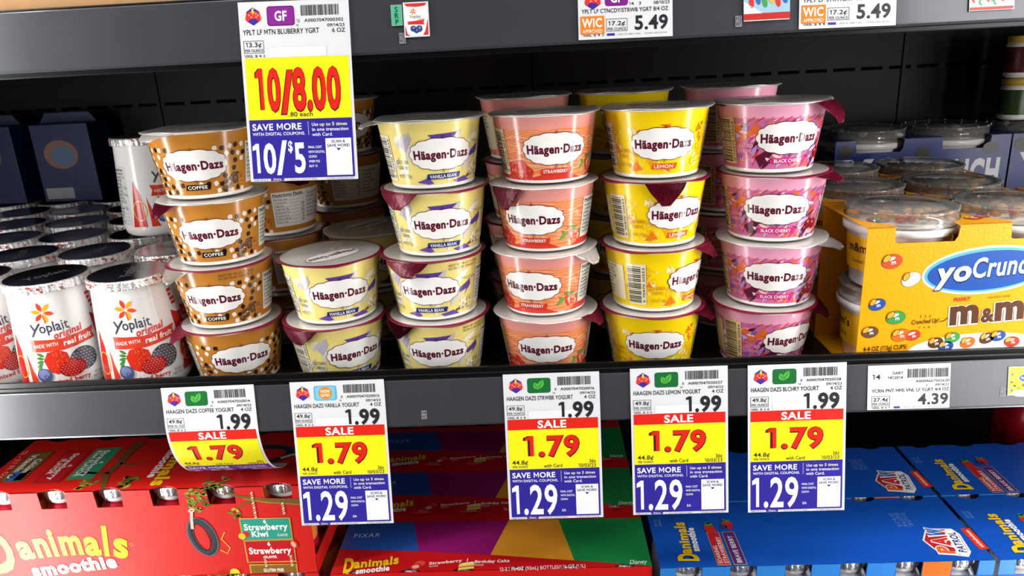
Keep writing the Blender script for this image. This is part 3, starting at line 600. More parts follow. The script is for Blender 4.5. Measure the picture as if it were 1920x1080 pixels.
def art_lemon():
    A = Art(); side_print(A, '#efe6c0', '#d49a10', 57); rnd = random.Random(11)
    for i in range(230):
        x = rnd.uniform(-0.112, 0.112); z = rnd.uniform(0.0055, 0.0375)
        if not free(x, z, -0.002): continue
        s = rnd.uniform(0.0022, 0.0046); a0 = rnd.uniform(0, 360); tri = [(x + s * math.cos(R(a0 + 120 * k + rnd.uniform(-18, 18))), z + s * math.sin(R(a0 + 120 * k))) for k in range(3)]
        k = rnd.random()
        if k < 0.22: A.poly(tri, rnd.choice(('#f08a1e', '#ee7a18', '#f4a92c')), 3)
        elif k < 0.66: A.poly(tri, rnd.choice(('#fbeb9a', '#f7e06a', '#f6d63c', '#fdf2bc')), 2)
        else: A.line(tri + [tri[0]], 0.00032, '#ee9220', 4)
    A.poly([(-0.0275, 0.005), (-0.017, 0.0065), (-0.0215, 0.0130)], '#ea7c16', 4); A.poly([(-0.0285, 0.005), (-0.0160, 0.0068), (-0.0215, 0.0142)], '#f6b23a', 3)
    A.poly([(-0.004, 0.0400), (0.004, 0.0400), (0.003, 0.0372)], '#ea6a1a', 4); A.poly([(0.030, 0.0395), (0.0335, 0.040), (0.032, 0.0365)], '#ea5a1a', 4)
    for x, z, r_ in ((0.0310, 0.0128, 0.0036), (0.0262, 0.0110, 0.0030), (0.0370, 0.0138, 0.0030)):
        A.ell(x, z, r_, r_ * 0.85, '#f3b81e', 5, n=16); A.ell(x - 0.0004, z + 0.0004, r_ * 0.7, r_ * 0.55, '#fbdc4a', 6, n=14)
    logo(A); banner(A, 'LEMON', '#e85a1c', 0.0195); return A
def art_cherry():
    A = Art(); side_print(A, '#e2c68e', '#f3b6d2', 58); rnd = random.Random(21)
    pal = ('#e0402c', '#ee6a2c', '#8a5ab4', '#b08cd0', '#5a1830', '#d83078', '#f0a8c8', '#f6c8da', '#f2843a', '#c8b0e0', '#f4d0dc')
    for i in range(330):
        x = rnd.uniform(-0.112, 0.112); z = rnd.uniform(0.005, 0.0375)
        if not free(x, z, -0.004): continue
        A.lens(x, z, rnd.uniform(0.005, 0.012), rnd.uniform(0.001, 0.0034), rnd.choice(pal), 2 + i % 3, rnd.uniform(20, 70) if rnd.random() < 0.7 else rnd.uniform(-60, 0))
    for x, z in ((-0.0290, 0.0300), (-0.0345, 0.0270), (-0.0250, 0.0330), (-0.0390, 0.0330)): A.ell(x, z, 0.0030, 0.0026, '#ea6a26', 5, n=14)
    for i in range(16): x = -0.038 + i * 0.0062; A.line([(x, 0.0375), (x + 0.006, 0.0415)], 0.0006, rnd.choice(('#7a5aa8', '#d8342c', '#e0508a')), 4)
    A.poly([(-0.022, 0.004), (-0.012, 0.0155), (-0.016, 0.018), (-0.026, 0.012)], '#5a1a30', 4)
    for x, z in ((0.0285, 0.0130), (0.0345, 0.0120)):
        A.ell(x, z, 0.0042, 0.0044, '#8c1420', 6, n=18); A.ell(x - 0.0012, z + 0.0016, 0.0012, 0.0009, '#f08a7a', 7, n=10); A.line([(x, z + 0.004), (x + 0.001, z + 0.008), (x + 0.004, z + 0.011)], 0.0005, '#5a3a1a', 7)
    logo(A); banner(A, 'BLACK CHERRY', '#d32a86', 0.0290); return A
FLAV = dict(coffee=('#c17f30', None, art_coffee), vanilla=('#f0dd84', None, art_vanilla),
            straw=('#eb9a90', swirl_mat('straw_swirl', ('#ee8048', '#f4ae80', '#ec7040', '#f09a66'), 16, 2.2), art_straw),
            lemon=('#fbd80e', None, art_lemon), cherry=('#f0a6c2', mat('cherry_ground', '#d070a0', 0.16), art_cherry))
ZS0, ZB, ZS1 = 0.0032, 0.0405, 0.0495
def cup_meshes(fl):
    base, low, artf = FLAV[fl]; top = ink(base, 0.2); low = low or top
    mb = MB()   # white plastic body, foot ring and rim
    mb.lathe([(0, 0.0012), (0.029, 0.0012), (0.0305, 0.0), (0.0322, 0.0006), (0.0327, 0.0020), (cup_r(ZS0) - 0.0004, ZS0), (cup_r(ZS1) - 0.0004, ZS1), (0.0406, 0.0497), (0.0416, 0.0499), (0.0418, 0.0504), (0.0412, 0.0508), (0.0385, 0.0508), (0.0380, 0.047), (0.0, 0.047)], WHITE, 72)
    body = mb.mesh('cup_body')
    mb = MB(); mb.lathe([(cup_r(ZS0 - 0.0), ZS0), (cup_r(0.0175), 0.0175), (cup_r(0.030), 0.030), (cup_r(ZB), ZB)], low, 72); mb.lathe([(cup_r(ZB), ZB), (cup_r(ZS1), ZS1)], top, 72)
    artf().emit(mb, cone_map(cup_r), eps=0.00007, sx=0.0035, gloss=0.2)
    return body, mb.mesh('sleeve')
def lid_mesh(kind, seed):
    rnd = random.Random(seed); p1, p2 = rnd.uniform(0, 6), rnd.uniform(0, 6); am = rnd.uniform(0.0005, 0.0009)
    zm = lambda a, r, z: (am * (math.sin(3 * a + p1) + 0.6 * math.sin(7 * a + p2)) * max(0, (r - 0.0395) / 0.004)) if r > 0.0395 else 0
    rm = lambda a, r, z: 0.0004 * math.sin(5 * a + p2) if r > 0.042 else 0
    edge = BURG if kind == 'b' else LIDWHITE
    mb = MB(); mb.lathe([(0, 0.0513), (0.036, 0.0513), (0.0402, 0.0514), (0.0428, 0.0512), (0.0434, 0.0507), (0.0430, 0.0503), (0.0416, 0.0507), (0.0, 0.0508)], [LIDWHITE, LIDWHITE, edge, edge, edge, SILVER, SILVER], 72, rm, zm)
    A = Art(); L = Art(); logo(L, 0, 0, 0.024, 0.0118, 1); L.move(0.004, 0.010, 0); A.add(L)
    for i in range(7): A.lens(-0.018 + 0.002 * i, -0.014 + 0.001 * i, 0.010, 0.003, ('#c9c0c8', '#e8ce60', '#e6dfd6')[i % 3], 1 + i % 2, 30 + 40 * i)
    A.emit(mb, lambda x, y, d: Vector((x, y, 0.0514 + d)), eps=0.00006)
    return mb.mesh('lid')
def tab_mesh(kind, mode, w=0.031, ln=0.018):
    mb = MB(); m_ = BURG if kind == 'b' else (LIDWHITE if kind == 'w' else SILVER); mi = mb.m(m_); NU, NV = 12, 9; rows = []
    for j in range(NV):
        v = j / (NV - 1); wd = w * (1 - 0.80 * v ** 1.25) * (1 if v < 0.9 else 0.9)
        if mode == 'drop':   out = 0.0438 + 0.0016 * math.sin(min(1, v * 2.4) * PI / 2) - 0.0022 * v; z = 0.0508 - ln * max(0, v - 0.06)
        elif mode == 'stick': out = 0.0425 + 0.013 * v; z = 0.0508 - 0.0006 - 0.004 * v ** 2
        elif mode == 'flap': out = 0.0425 + 0.011 * math.sin(v * 1.5); z = 0.0508 - 0.016 * v ** 1.3
        else:                out = 0.0425 + 0.009 * v; z = 0.0508 - 0.009 * v ** 1.4
        row = []
        for i in range(NU + 1):
            u = (i / NU - 0.5) * wd; a = u / 0.0425; rr = out if mode == 'drop' else (0.0425 * (1 - v * 0.25) + (out - 0.0425) + 0.0425 * v * 0.25)
            cr = 0.0005 * math.sin(i * 2.1 + j * 1.3) * v
            row.append(mb.bm.verts.new(((rr + cr) * math.sin(a), -(rr + cr) * math.cos(a), z + cr)))
        rows.append(row)
    for j in range(NV - 1):
        for i in range(NU):
            f = mb.bm.faces.new((rows[j][i], rows[j + 1][i], rows[j + 1][i + 1], rows[j][i + 1])); f.material_index = mi; f.smooth = True
    bmesh.ops.solidify(mb.bm, geom=mb.bm.faces[:], thickness=0.0003)
    return mb.mesh('pull_tab')
CM = {f: cup_meshes(f) for f in FLAV}
LIDS = {k: [lid_mesh(k, 3 + i) for i in range(2)] for k in 'bw'}
TABS = {(k, m_): tab_mesh(k, m_) for k in 'bw' for m_ in ('drop', 'stick', 'fold')}
TABS[('b', 'flap')] = tab_mesh('b', 'flap', 0.036)
TABS[('b', 'wide')] = tab_mesh('b', 'drop', 0.040, 0.0135)
def stamp_mesh():
    A = Art()
    for i, t in enumerate(('BEST BY 18 OCT 2023', 'RC04 21:45 GRADE A')): A.text(t, 0, 0.0448 - 0.0028 * i, 0.0019, '#5a4a3a', 9, w=0.026 - 0.001 * i, bold=0.0)
    mb = MB(); A.emit(mb, cone_map(cup_r), eps=0.00007, sx=0.0035); return mb.mesh('date_stamp')
STAMP = stamp_mesh()
def cup(fl, x, y, tier, rz, label, lid='b', tab=None, stamp=None, group=None, lrot=0, lv=0, z0=0.0013):
    t = thing('yogurt_cup', label, 'yogurt cup', (x, y, z0 + (tier - 1) * TIER), (0, 0, R(rz)), group)
    link('cup_body', CM[fl][0], t); link('sleeve', CM[fl][1], t)
    l = link('lid', LIDS[lid][lv], t, (0, 0, 0), (0, 0, R(lrot)))
    if tab: link('pull_tab', TABS[(tab[1], tab[2])], l, (0, 0, 0), (0, 0, R(tab[0] - lrot)))
    if stamp is not None: link('date_stamp', STAMP, t, (0, 0, 0), (0, 0, R(stamp)))
    return t
YC_ = 0.055
def br(x, y=YC_): return math.degrees(math.atan2(-x, y - CAM.y))    # turns a cup's front to the aisle at the camera's spot
def F(fl, x, tier, off, label, **k):
    if k.get('tab'): k['tab'] = (k['tab'][0] - off,) + k['tab'][1:]      # tab and date angles are counted from the aisle side
    if 'stamp' in k: k['stamp'] -= off
    return cup(fl, x, YC_, tier, br(x) + off, label, group='yogurt cups in the front row of stacks', **k)
F('coffee', -0.2630, 4, -15, 'tan coffee cup topping the leftmost stack, partly behind the 10/8.00 tag', lid='w', tab=(-45, 'w', 'stick'))
F('coffee', -0.2619, 3, -12, 'tan coffee yogurt cup second from the top of the leftmost stack', lid='w', tab=(-58, 'b', 'fold'), lv=1)
F('coffee', -0.2637, 2, -20, 'tan coffee cup with a white tab poking left, third in the leftmost stack', lid='b', tab=(-58, 'w', 'fold'), stamp=-7)
F('coffee', -0.2636, 1, 4, 'tan coffee yogurt cup at the bottom of the leftmost stack', lid='b', tab=(-75, 'b', 'fold'), lv=1)
F('vanilla', -0.1726, 2, 6, 'pale yellow vanilla yogurt cup on the short stack, its printed white lid showing', lid='b', lrot=-155)
F('vanilla', -0.1751, 1, 22, 'pale yellow vanilla yogurt cup at the bottom of the two-cup stack', lid='b', tab=(-48, 'b', 'wide'), lv=1)
F('vanilla', -0.0823, 4, 13, 'vanilla yogurt cup with white tab poking left, on top of the tall vanilla stack', lid='w', tab=(-70, 'w', 'stick'))
F('vanilla', -0.0817, 3, 5, 'vanilla yogurt cup second from the top of the tall vanilla stack', lid='b', tab=(-45, 'b', 'wide'), lv=1)
F('vanilla', -0.0875, 2, -10, 'vanilla yogurt cup with a broad burgundy flap hanging at its front left', lid='b', tab=(-32, 'b', 'wide'), stamp=16)
F('vanilla', -0.0874, 1, -6, 'vanilla yogurt cup at the bottom of the tall vanilla stack', lid='b', tab=(-55, 'b', 'wide'), lv=1, stamp=28)
F('straw', 0.0075, 4, 12, 'pink and orange strawberry yogurt cup on top of its stack', lid='w', lv=1, tab=(120, 'b', 'stick'))
F('straw', 0.0050, 3, -16, 'strawberry yogurt cup with a burgundy tab hanging over its left edge', lid='w', tab=(-44, 'b', 'drop'))
F('straw', 0.0028, 2, -19, 'strawberry yogurt cup with a torn white flap at its right edge, third down', lid='w', tab=(52, 'w', 'fold'), lv=1)
F('straw', 0.0023, 1, 0, 'strawberry yogurt cup at the bottom of the pink and orange stack', lid='w', tab=(62, 'b', 'fold'))
F('lemon', 0.0931, 4, 10, 'bright yellow lemon yogurt cup on top of its stack', lid='w', tab=(95, 'b', 'stick'))
F('lemon', 0.0921, 3, 32, 'lemon yogurt cup with a burgundy tab hanging down its front', lid='b', tab=(12, 'b', 'drop'), lv=1)
F('lemon', 0.0920, 2, 58, 'lemon yogurt cup turned so its barcode faces forward', lid='b', lv=1, tab=(68, 'b', 'fold'))
F('lemon', 0.0907, 1, 6, 'lemon yogurt cup at the bottom of the bright yellow stack', lid='b', tab=(72, 'b', 'fold'))
F('cherry', 0.1803, 4, 25, 'pink black cherry yogurt cup on top of its stack, burgundy tab sticking out right', lid='w', tab=(66, 'b', 'flap'))
F('cherry', 0.1849, 3, 7, 'black cherry yogurt cup second from the top of the pink stack', lid='b', lv=1, tab=(60, 'b', 'stick'))
F('cherry', 0.1859, 2, 9, 'black cherry yogurt cup with a small white tab at right, third down', lid='w', lv=1, tab=(70, 'w', 'stick'))
F('cherry', 0.1823, 1, 43, 'black cherry yogurt cup at the bottom of the pink stack, barcode at left', lid='b', tab=(75, 'b', 'fold'))
def back_stack(fl, x, y, n, off, name, **k):
    for t in range(1, n + 1):
        where = 'lowest' if t == 1 else 'topmost' if t == n else ('second lowest' if t == 2 else 'third lowest')
        o_ = off[t - 1] if isinstance(off, tuple) else off; st = 1.034 if n == 4 else 1.0        # the tall stacks sit a little looser
        c_ = cup(fl, x + (0.0008 if t % 2 else -0.0008), y, t, br(x, y) + o_ + 7 * t, '%s dim %s' % (where, name), lid='w' if t == n else 'b', lv=t % 2, group='yogurt cups in the second row', tab=(40 + 20 * t, 'b', 'stick') if t == n else None)
        c_.location.z = 0.0013 + (t - 1) * TIER * st; c_.scale.z = st
back_stack('coffee', -0.2450, 0.1480, 3, -95, 'coffee cup, nutrition panel forward, behind the two-cup stack')
back_stack('coffee', -0.2030, 0.2450, 4, (-100, -100, -112, -8), 'coffee cup of the deepest stack beside the tall vanilla stack')
back_stack('vanilla', -0.1580, 0.1460, 2, 25, 'vanilla cup directly behind the two-cup stack')
back_stack('straw', -0.0079, 0.1480, 4, 20, 'strawberry cup behind the front strawberry stack')
back_stack('lemon', 0.0797, 0.1480, 4, -15, 'lemon cup behind the front lemon stack')
back_stack('cherry', 0.1734, 0.1490, 4, 28, 'black cherry cup behind the front cherry stack')

# ------------------------------------------------------------------ tall white yogurt tubs with foil lids
def tub_r(z): return 0.0352 - 0.0045 * max(0, (z - 0.012)) / 0.078
def tub_map(x, z, d):
    r = tub_r(z); t = x / 0.034; return Vector(((r + d) * math.sin(t), -(r + d) * math.cos(t), z))
TUBWHITE = mat('tub_white', '#ece9e7', 0.16)
def tub_art():
    A = Art()
    cx, cz = -0.0100, 0.0730
    for i in range(6):
        a = 90 - 60 * i + 18; A.lens(cx + 0.0050 * math.cos(R(a)), cz + 0.0050 * math.sin(R(a)), 0.0082, 0.0036, ('#d9402a', '#f0a22c', '#e2552c', '#f0a22c', '#d9402a', '#ef9a24')[i], 3, a)
    A.line([(cx, cz - 0.002), (cx + 0.001, cz - 0.009)], 0.0009, '#d9402a', 3)
    NV = '#3b3f4f'
    A.line([(-0.0215, 0.0640), (-0.0185, 0.0585)], 0.0016, NV, 3); A.line([(-0.0140, 0.0645), (-0.0185, 0.0585), (-0.0215, 0.0535)], 0.0016, NV, 3)
    A.text('oplait', -0.0150, 0.0562, 0.0082, NV, 3, w=0.0225, bold=0.012, rot=3)
    A.text('original', -0.0055, 0.0500, 0.0058, '#d5362c', 4, w=0.0225, bold=0.03, rot=8, shear=0.22)
    A.poly([(-0.0262, 0.0512), (0.0000, 0.0496), (0.0270, 0.0530), (0.0245, 0.0482), (0.0262, 0.0432), (0.0000, 0.0398), (-0.0262, 0.0408), (-0.0242, 0.0460)], '#d9402c', 3)
    A.text('MADE WITH', -0.0228, 0.0438, 0.0030, '#f6e4dc', 4, w=0.0195, bold=0.012, rot=2); A.text('real fruit', 0.0000, 0.0432, 0.0046, '#faf2ee', 4, w=0.0230, bold=0.03, rot=5, shear=0.2)
    # fruit group
    for k in range(5): A.lens(-0.0185 - 0.0006 * k, 0.0380 - 0.003 * k, 0.0070, 0.0026, '#3f7a2e', 3, 150 + 22 * k)
    A.poly([(-0.0165, 0.0330), (-0.0130, 0.0395), (-0.0050, 0.0405), (0.0010, 0.0375), (0.0025, 0.0310), (-0.0010, 0.0240), (-0.0080, 0.0200), (-0.0140, 0.0235)], '#cf3020', 4)
    rnd = random.Random(2)
    for i in range(34):
        x, z = rnd.uniform(-0.014, 0.0005), rnd.uniform(0.0225, 0.0385); A.lens(x, z, 0.0009, 0.0005, '#f0a050', 5, 80, n=5)
    A.ell(0.0125, 0.0290, 0.0106, 0.0100, '#3f3a44', 4, 10, n=24)
    for i in range(8):
        for j in range(8):
            x = 0.0030 + 0.0027 * i + (0.00135 if j % 2 else 0); z = 0.0200 + 0.0024 * j
            if ((x - 0.0125) / 0.0096) ** 2 + ((z - 0.0290) / 0.0092) ** 2 < 1: A.ell(x, z, 0.0012, 0.0011, '#6f6974', 5, n=10); A.ell(x - 0.0003, z + 0.0004, 0.0004, 0.0004, '#c9c5cf', 6, n=6)
    A.ell(0.0030, 0.0235, 0.0096, 0.0072, '#98181a', 7, 8, n=24)
    for i in range(9):
        for j in range(7):
            x = -0.0065 + 0.0023 * i + (0.00115 if j % 2 else 0); z = 0.0175 + 0.0020 * j
            if ((x - 0.0030) / 0.0088) ** 2 + ((z - 0.0235) / 0.0066) ** 2 < 1: A.ell(x, z, 0.0010, 0.0009, '#d2382e', 8, n=9); A.ell(x - 0.0002, z + 0.0003, 0.0003, 0.0003, '#f2a498', 9, n=6)
    A.ell(-0.0180, 0.0205, 0.0058, 0.0060, '#4d5680', 10, n=18); A.ell(-0.0185, 0.0215, 0.0042, 0.0042, '#7680ac', 11, n=16); A.ring(-0.0168, 0.0192, 0.0017, 0.0015, 0.0005, '#38406a', 12, n=12)
    A.text('mixed berry', 0.0005, 0.0122, 0.0036, '#cc2f28', 4, w=0.0270, bold=0.03, al='c')
    A.text('RCJE 20:41', 0.0175, 0.0132, 0.0022, '#55555a', 4, w=0.013); A.text('BEST BY 31 OCT 2023', 0.0160, 0.0100, 0.0020, '#55555a', 4, w=0.022)
    for i, (t, wv) in enumerate((('GLUTEN', 0.006), ('FREE', 0.005), ('NO HIGH', 0.009), ('FRUCTOSE', 0.009))): A.rect(0.0285 + 0.0008 * i, 0.0790 - 0.0038 * i, 0.0285 + wv, 0.0816 - 0.0038 * i, '#c9342e', 3)
    A.poly([(0.0275, 0.0640), (0.0350, 0.0600), (0.0445, 0.0590), (0.0445, 0.0110), (0.0260, 0.0110), (0.0300, 0.0250)], '#c9241f', 3)
    A.ring(0.0375, 0.0275, 0.0110, 0.0110, 0.0010, '#e8b23c', 4); A.ell(0.0375, 0.0275, 0.0098, 0.0098, '#c9241f', 5)
    A.text('6 OZ', 0.0375, 0.0288, 0.0050, '#f2d4b8', 6, w=0.0125, al='c', bold=0.01); A.text('(170g)', 0.0375, 0.0218, 0.0048, '#f2d4b8', 6, w=0.0140, al='c', bold=0.01)
    A.poly([(-0.0300, 0.0110), (-0.0220, 0.0110), (-0.0265, 0.0230), (-0.0310, 0.0400)], '#d9402c', 3)
    A.rect(-0.0960, 0.012, -0.0500, 0.070, '#dcdad8', 3)
    for i in range(16):
        A.text(('Nutrition Facts', '1 serving per container', 'Serving size 6 oz', 'Calories 150', 'Total Fat 2g', 'Saturated Fat 1.5g', 'Trans Fat 0g', 'Cholesterol 10mg', 'Sodium 95mg', 'Total Carb 26g', 'Fiber 0g', 'Total Sugars 19g', 'Protein 6g', 'Vitamin D', 'Calcium', 'Potassium')[i], -0.0735, 0.0655 - 0.0034 * i, 0.0022, '#3a3a40', 4, w=0.021 if i in (0, 1) else None, bold=0.02 if i in (0, 3) else 0.004)
        A.rect(-0.0735, 0.0648 - 0.0034 * i, -0.0520, 0.0650 - 0.0034 * i, '#6a6a70', 4)
    A.poly([(-0.0480, 0.0110), (-0.0340, 0.0110), (-0.0360, 0.0420), (-0.0420, 0.0560)], '#c9241f', 3); A.ring(-0.0390, 0.0270, 0.0070, 0.0100, 0.0009, '#e8b23c', 4)
    return A
def tub_meshes():
    mb = MB(); mb.lathe([(0, 0.001), (0.028, 0.001), (0.030, 0.0), (0.0335, 0.0030), (0.0350, 0.0080), (tub_r(0.012), 0.012), (tub_r(0.05), 0.05), (tub_r(0.089), 0.089), (0.0312, 0.0905), (0.0318, 0.0915), (0.0318, 0.0935), (0.0, 0.0935)], TUBWHITE, 64)
    tub_art().emit(mb, tub_map, eps=0.00007, sx=0.0035, gloss=0.2); body = mb.mesh('tub_body')
    mb = MB(); rm = lambda a, r, z: (0.00035 * math.sin(46 * a) + 0.00025 * math.sin(31 * a + 1)) if 0.0318 < r and z < 0.0955 else 0
    mb.lathe([(0, 0.0962), (0.0290, 0.0962), (0.0310, 0.0966), (0.0322, 0.0962), (0.0327, 0.0950), (0.0327, 0.0905), (0.0331, 0.0893), (0.0327, 0.0890), (0.0322, 0.0905)], [LIDFOIL, LIDFOIL, FOIL, FOIL, FOIL, FOIL, FOIL, FOIL], 184, rm)
    A = Art(); rnd = random.Random(6)
    for i in range(46):
        a = rnd.uniform(-0.10, 0.10); z = rnd.uniform(0.0900, 0.0944); A.rect(a, z, a + rnd.uniform(0.0008, 0.003), z + rnd.uniform(0.0006, 0.0018), '#b5302a', 3)
    A.emit(mb, lambda x, z, d: Vector(((0.0331 + d) * math.sin(x / 0.0325), -(0.0331 + d) * math.cos(x / 0.0325), z)), eps=0.00006)
    B = Art(); B.text('Yoplait', 0, -0.004, 0.009, '#5a5658', 1, w=0.034, al='c', bold=0.01)
    B.emit(mb, lambda x, y, d: Vector((x, y, 0.0962 + d)), eps=0.00008, gloss=0.3); lid = mb.mesh('foil_lid')
    mb = MB(); A = Art(); T = 9
    rows = []
    for j in range(6):
        v = j / 5; wd = 0.018 * (1 - 0.7 * v)
        rows.append([mb.bm.verts.new(((0.0335 + 0.0012 * math.sin(v * 5)) * math.sin((i / T - 0.5) * wd / 0.033), -(0.0335 + 0.0012 * math.sin(v * 5)) * math.cos((i / T - 0.5) * wd / 0.033), 0.0930 - 0.011 * v)) for i in range(T + 1)])
    mi = mb.m(FOIL)
    for j in range(5):
        for i in range(T):
            f = mb.bm.faces.new((rows[j][i], rows[j + 1][i], rows[j + 1][i + 1], rows[j][i + 1])); f.material_index = mi; f.smooth = True
    bmesh.ops.solidify(mb.bm, geom=mb.bm.faces[:], thickness=0.0002)
    return body, lid, mb.mesh('pull_tab')
TB = tub_meshes()
def tub(x, y, z, rz, label, tab=None, lr=0):
    t = thing('yogurt_tub', label, 'yogurt tub', (x, y, z), (0, 0, R(br(x, y) + rz)), 'white tubs with foil lids')
    link('tub_body', TB[0], t); l = link('foil_lid', TB[1], t, (0, 0, 0), (0, 0, R(lr)))
    if tab is not None: link('pull_tab', TB[2], l, (0, 0, 0), (0, 0, R(tab - lr)))
tub(-0.4120, 0.050, 0.0015, 0, 'white mixed berry tub at the front, left of the other front tub', lr=20)
tub(-0.3410, 0.050, 0.0015, 1, 'white mixed berry tub at the front, touching the coffee stack', lr=75)
tub(-0.4835, 0.056, 0.0015, 22, 'white tub cut by the left frame edge, nutrition panel showing', lr=140)
rows_ = [(0.1280, (-0.4860, -0.4135, -0.3410)), (0.2000, (-0.5500, -0.4790, -0.4060, -0.3350)), (0.2720, (-0.5900, -0.5180, -0.4460, -0.3740, -0.3020)), (0.3440, (-0.6300, -0.5580, -0.4870, -0.4150, -0.3430)), (0.4160, (-0.6900, -0.6180, -0.5460, -0.4740, -0.4020, -0.3300))]
rw = ('second row', 'third row', 'fourth row', 'fifth row', 'back row'); od = ('leftmost', 'second from left', 'third from left', 'fourth from left', 'fifth from left', 'sixth from left')
for (yy, xs), rn in zip(rows_, rw):
    for i, xx in enumerate(xs):
        tub(xx, yy, 0.0015, (35, 0, -60, 20, 70, 5)[(i + len(rn)) % 6], 'shadowed white tub with foil lid, %s of the %s of tubs' % (od[i], rn), tab=(10 + br(xx, yy)) if (i == 2 and yy == 0.2) else None, lr=37 * i + 11)
for i, (xx, yy, r_) in enumerate(((-0.3860, 0.205, 35), (-0.3150, 0.275, 0), (-0.2400, 0.330, 10), (-0.3130, 0.3475, 50))):
    tub(xx, yy, 0.0983, r_, ('upper-layer white tub dimly seen left of the top coffee cup', 'upper-layer tub whose foil lid shows just above the top coffee cup', 'upper-layer tub deep behind the 10/8.00 tag', 'upper-layer tub deepest above the leftmost coffee stack')[i], lr=50 * i)

# ------------------------------------------------------------------ boxed packs of small smoothie bottles
def bottle_meshes(key, bodym, labm):
    mb = MB(); mb.lathe([(0, 0.0), (0.017, 0.0), (0.0200, 0.002), (0.0205, 0.008), (0.0196, 0.018), (0.0205, 0.030), (0.0205, 0.052), (0.0190, 0.060), (0.0160, 0.0655), (0.0150, 0.0685), (0.0165, 0.0700), (0.0168, 0.0730), (0.0155, 0.0740), (0.0155, 0.0770), (0.0172, 0.0780), (0.0172, 0.0800), (0.0, 0.0800)], [bodym] * 4 + [labm] * 3 + [bodym] * 2 + [WHITE] * 7, 32)
    b = mb.mesh('smoothie_bottle')
    mb = MB(); rm = lambda a, r, z: 0.0004 * math.sin(23 * a) + 0.0002 * math.sin(37 * a) if r > 0.017 else 0
    mb.lathe([(0, 0.0815), (0.0150, 0.0815), (0.0174, 0.0813), (0.0179, 0.0800), (0.0180, 0.0745), (0.0178, 0.0738)], FOIL, 92, rm); return b, mb.mesh('foil_seal')
REDB = bottle_meshes('red', mat('red_bottle', '#b01428', 0.3), mat('orange_label', '#e08a34', 0.3)); WHB = bottle_meshes('white', mat('white_bottle', '#e4e2e0', 0.3), mat('white_bottle', '#e4e2e0', 0.3))
def pack_meshes(cfg):
    W, D, H, n, board = cfg['W'], cfg['D'], cfg['H'], cfg['n'], cfg['board']
    p = cfg['pitch']; m0 = (W - (n - 1) * p) / 2; nw, nd = cfg.get('nw', 0.0225), cfg.get('nd', 0.0165)
    def panel(y_front):
        pts = [(0, 0.0005), (W, 0.0005), (W, H)]
        for i in range(n - 1, -1, -1):
            c = m0 + i * p; pts += [(c + nw / 2, H), (c + nw / 2 - 0.0008, H - nd), (c - nw / 2 + 0.0008, H - nd), (c - nw / 2, H)]
        return pts + [(0, H)]
    pts = panel(True)
    def top_edge(y, s):
        o = [(0, y)]
        for i in range(n):
            c = m0 + i * p; o.append((c - nw / 2, y))
            for k in range(1, 6): t = k / 6; o.append((c - nw / 2 + nw * t, y + s * 0.0050 * math.sin(PI * t)))
            o.append((c + nw / 2, y))
        return o + [(W, y)]
    th = 0.0006
    front = MB(); fm = flat((0, 0, 0), (1, 0, 0), (0, 0, 1)); front.prism(pts, -th, 0, fm, board); cfg['front']().emit(front, fm, eps=0.00008, gloss=0.3, clip=[(0, W, 1), (0, 0, -1), (1, 0.001, -1), (1, H, 1)])
    back = MB(); bm_ = flat((0, D, 0), (1, 0, 0), (0, 0, 1)); back.prism(pts, 0, th, bm_, board)
    top = MB(); tm = flat((0, 0, H), (1, 0, 0), (0, 1, 0)); top.prism(top_edge(0, 1) + top_edge(D, -1)[::-1], -th, 0, tm, board); cfg['top']().emit(top, tm, eps=0.00008, gloss=0.3)
    bot = MB(); bot.box((0, 0, 0), (W, D, th), board)
    fl = [(0, th), (D, th), (D, 0.016), (0, 0.016)]
    sl_ = MB(); sl_.prism(fl, 0, th, flat((0, 0, 0), (0, 1, 0), (0, 0, 1)), board); sr_ = MB(); sr_.prism(fl, -th, 0, flat((W, 0, 0), (0, 1, 0), (0, 0, 1)), board)
    cfg['meshes'] = [('front_panel', front.mesh('front_panel')), ('top_panel', top.mesh('top_panel')), ('back_panel', back.mesh('back_panel')), ('bottom_panel', bot.mesh('bottom_panel')), ('end_flap', sl_.mesh('end_flap')), ('end_flap', sr_.mesh('end_flap'))]
    cfg['m0'] = m0
def pack(cfg, x, y, z, label, group, rz=0):
    if 'meshes' not in cfg: pack_meshes(cfg)
    t = thing('smoothie_multipack', label, 'drink multipack', (x, y, z), (0, 0, R(rz)), group)
    for nm, me in cfg['meshes']: link(nm, me, t)
    for j in (0, 1):
        for i in range(cfg['n']):
            b = link('smoothie_bottle', cfg['bottle'][0], t, (cfg['m0'] + i * cfg['pitch'], 0.0218 if j == 0 else cfg['D'] - 0.0218, cfg['H'] - 0.0838)); link('foil_seal', cfg['bottle'][1], b)
    return t
CR = mat('carton_red', '#cf1a14', 0.42, noise=0.03, nscale=20); CRD = mat('carton_deep_red', '#c4161c', 0.28, noise=0.03, nscale=20); CB = mat('carton_blue', '#1450b4', 0.28, noise=0.03, nscale=20)
DY = '#f2c21c'
def danimals(A, x, y, h, w, lay=3, rot=0, out='#7a5a10', arch=0.0, smooth=True, sw='#f4efec'):
    wp = lambda px, py, W: (px, py * (1.0 - 0.22 * math.sin(PI * min(1, max(0, px / W)))) + arch * math.sin(PI * min(1, max(0, px / W))))
    B = Art()
    if out: B.text('Danimals', -0.0004, -0.0004, h * 1.05, out, lay, w=w * 1.01, bold=0.05, warp=wp)
    B.text('D', 0, -h * 0.34, h * 1.5, DY, lay + 2, w=w * 0.20, bold=0.05); B.text('animals', w * 0.19, 0, h, DY, lay + 1, w=w * 0.81, bold=0.04, warp=wp)
    if smooth: B.text('smoothie', w * 0.24, -h * 0.62, h * 0.56, sw, lay + 1, w=w * 0.60, bold=0.045)
    B.move(x, y, rot); A.add(B)
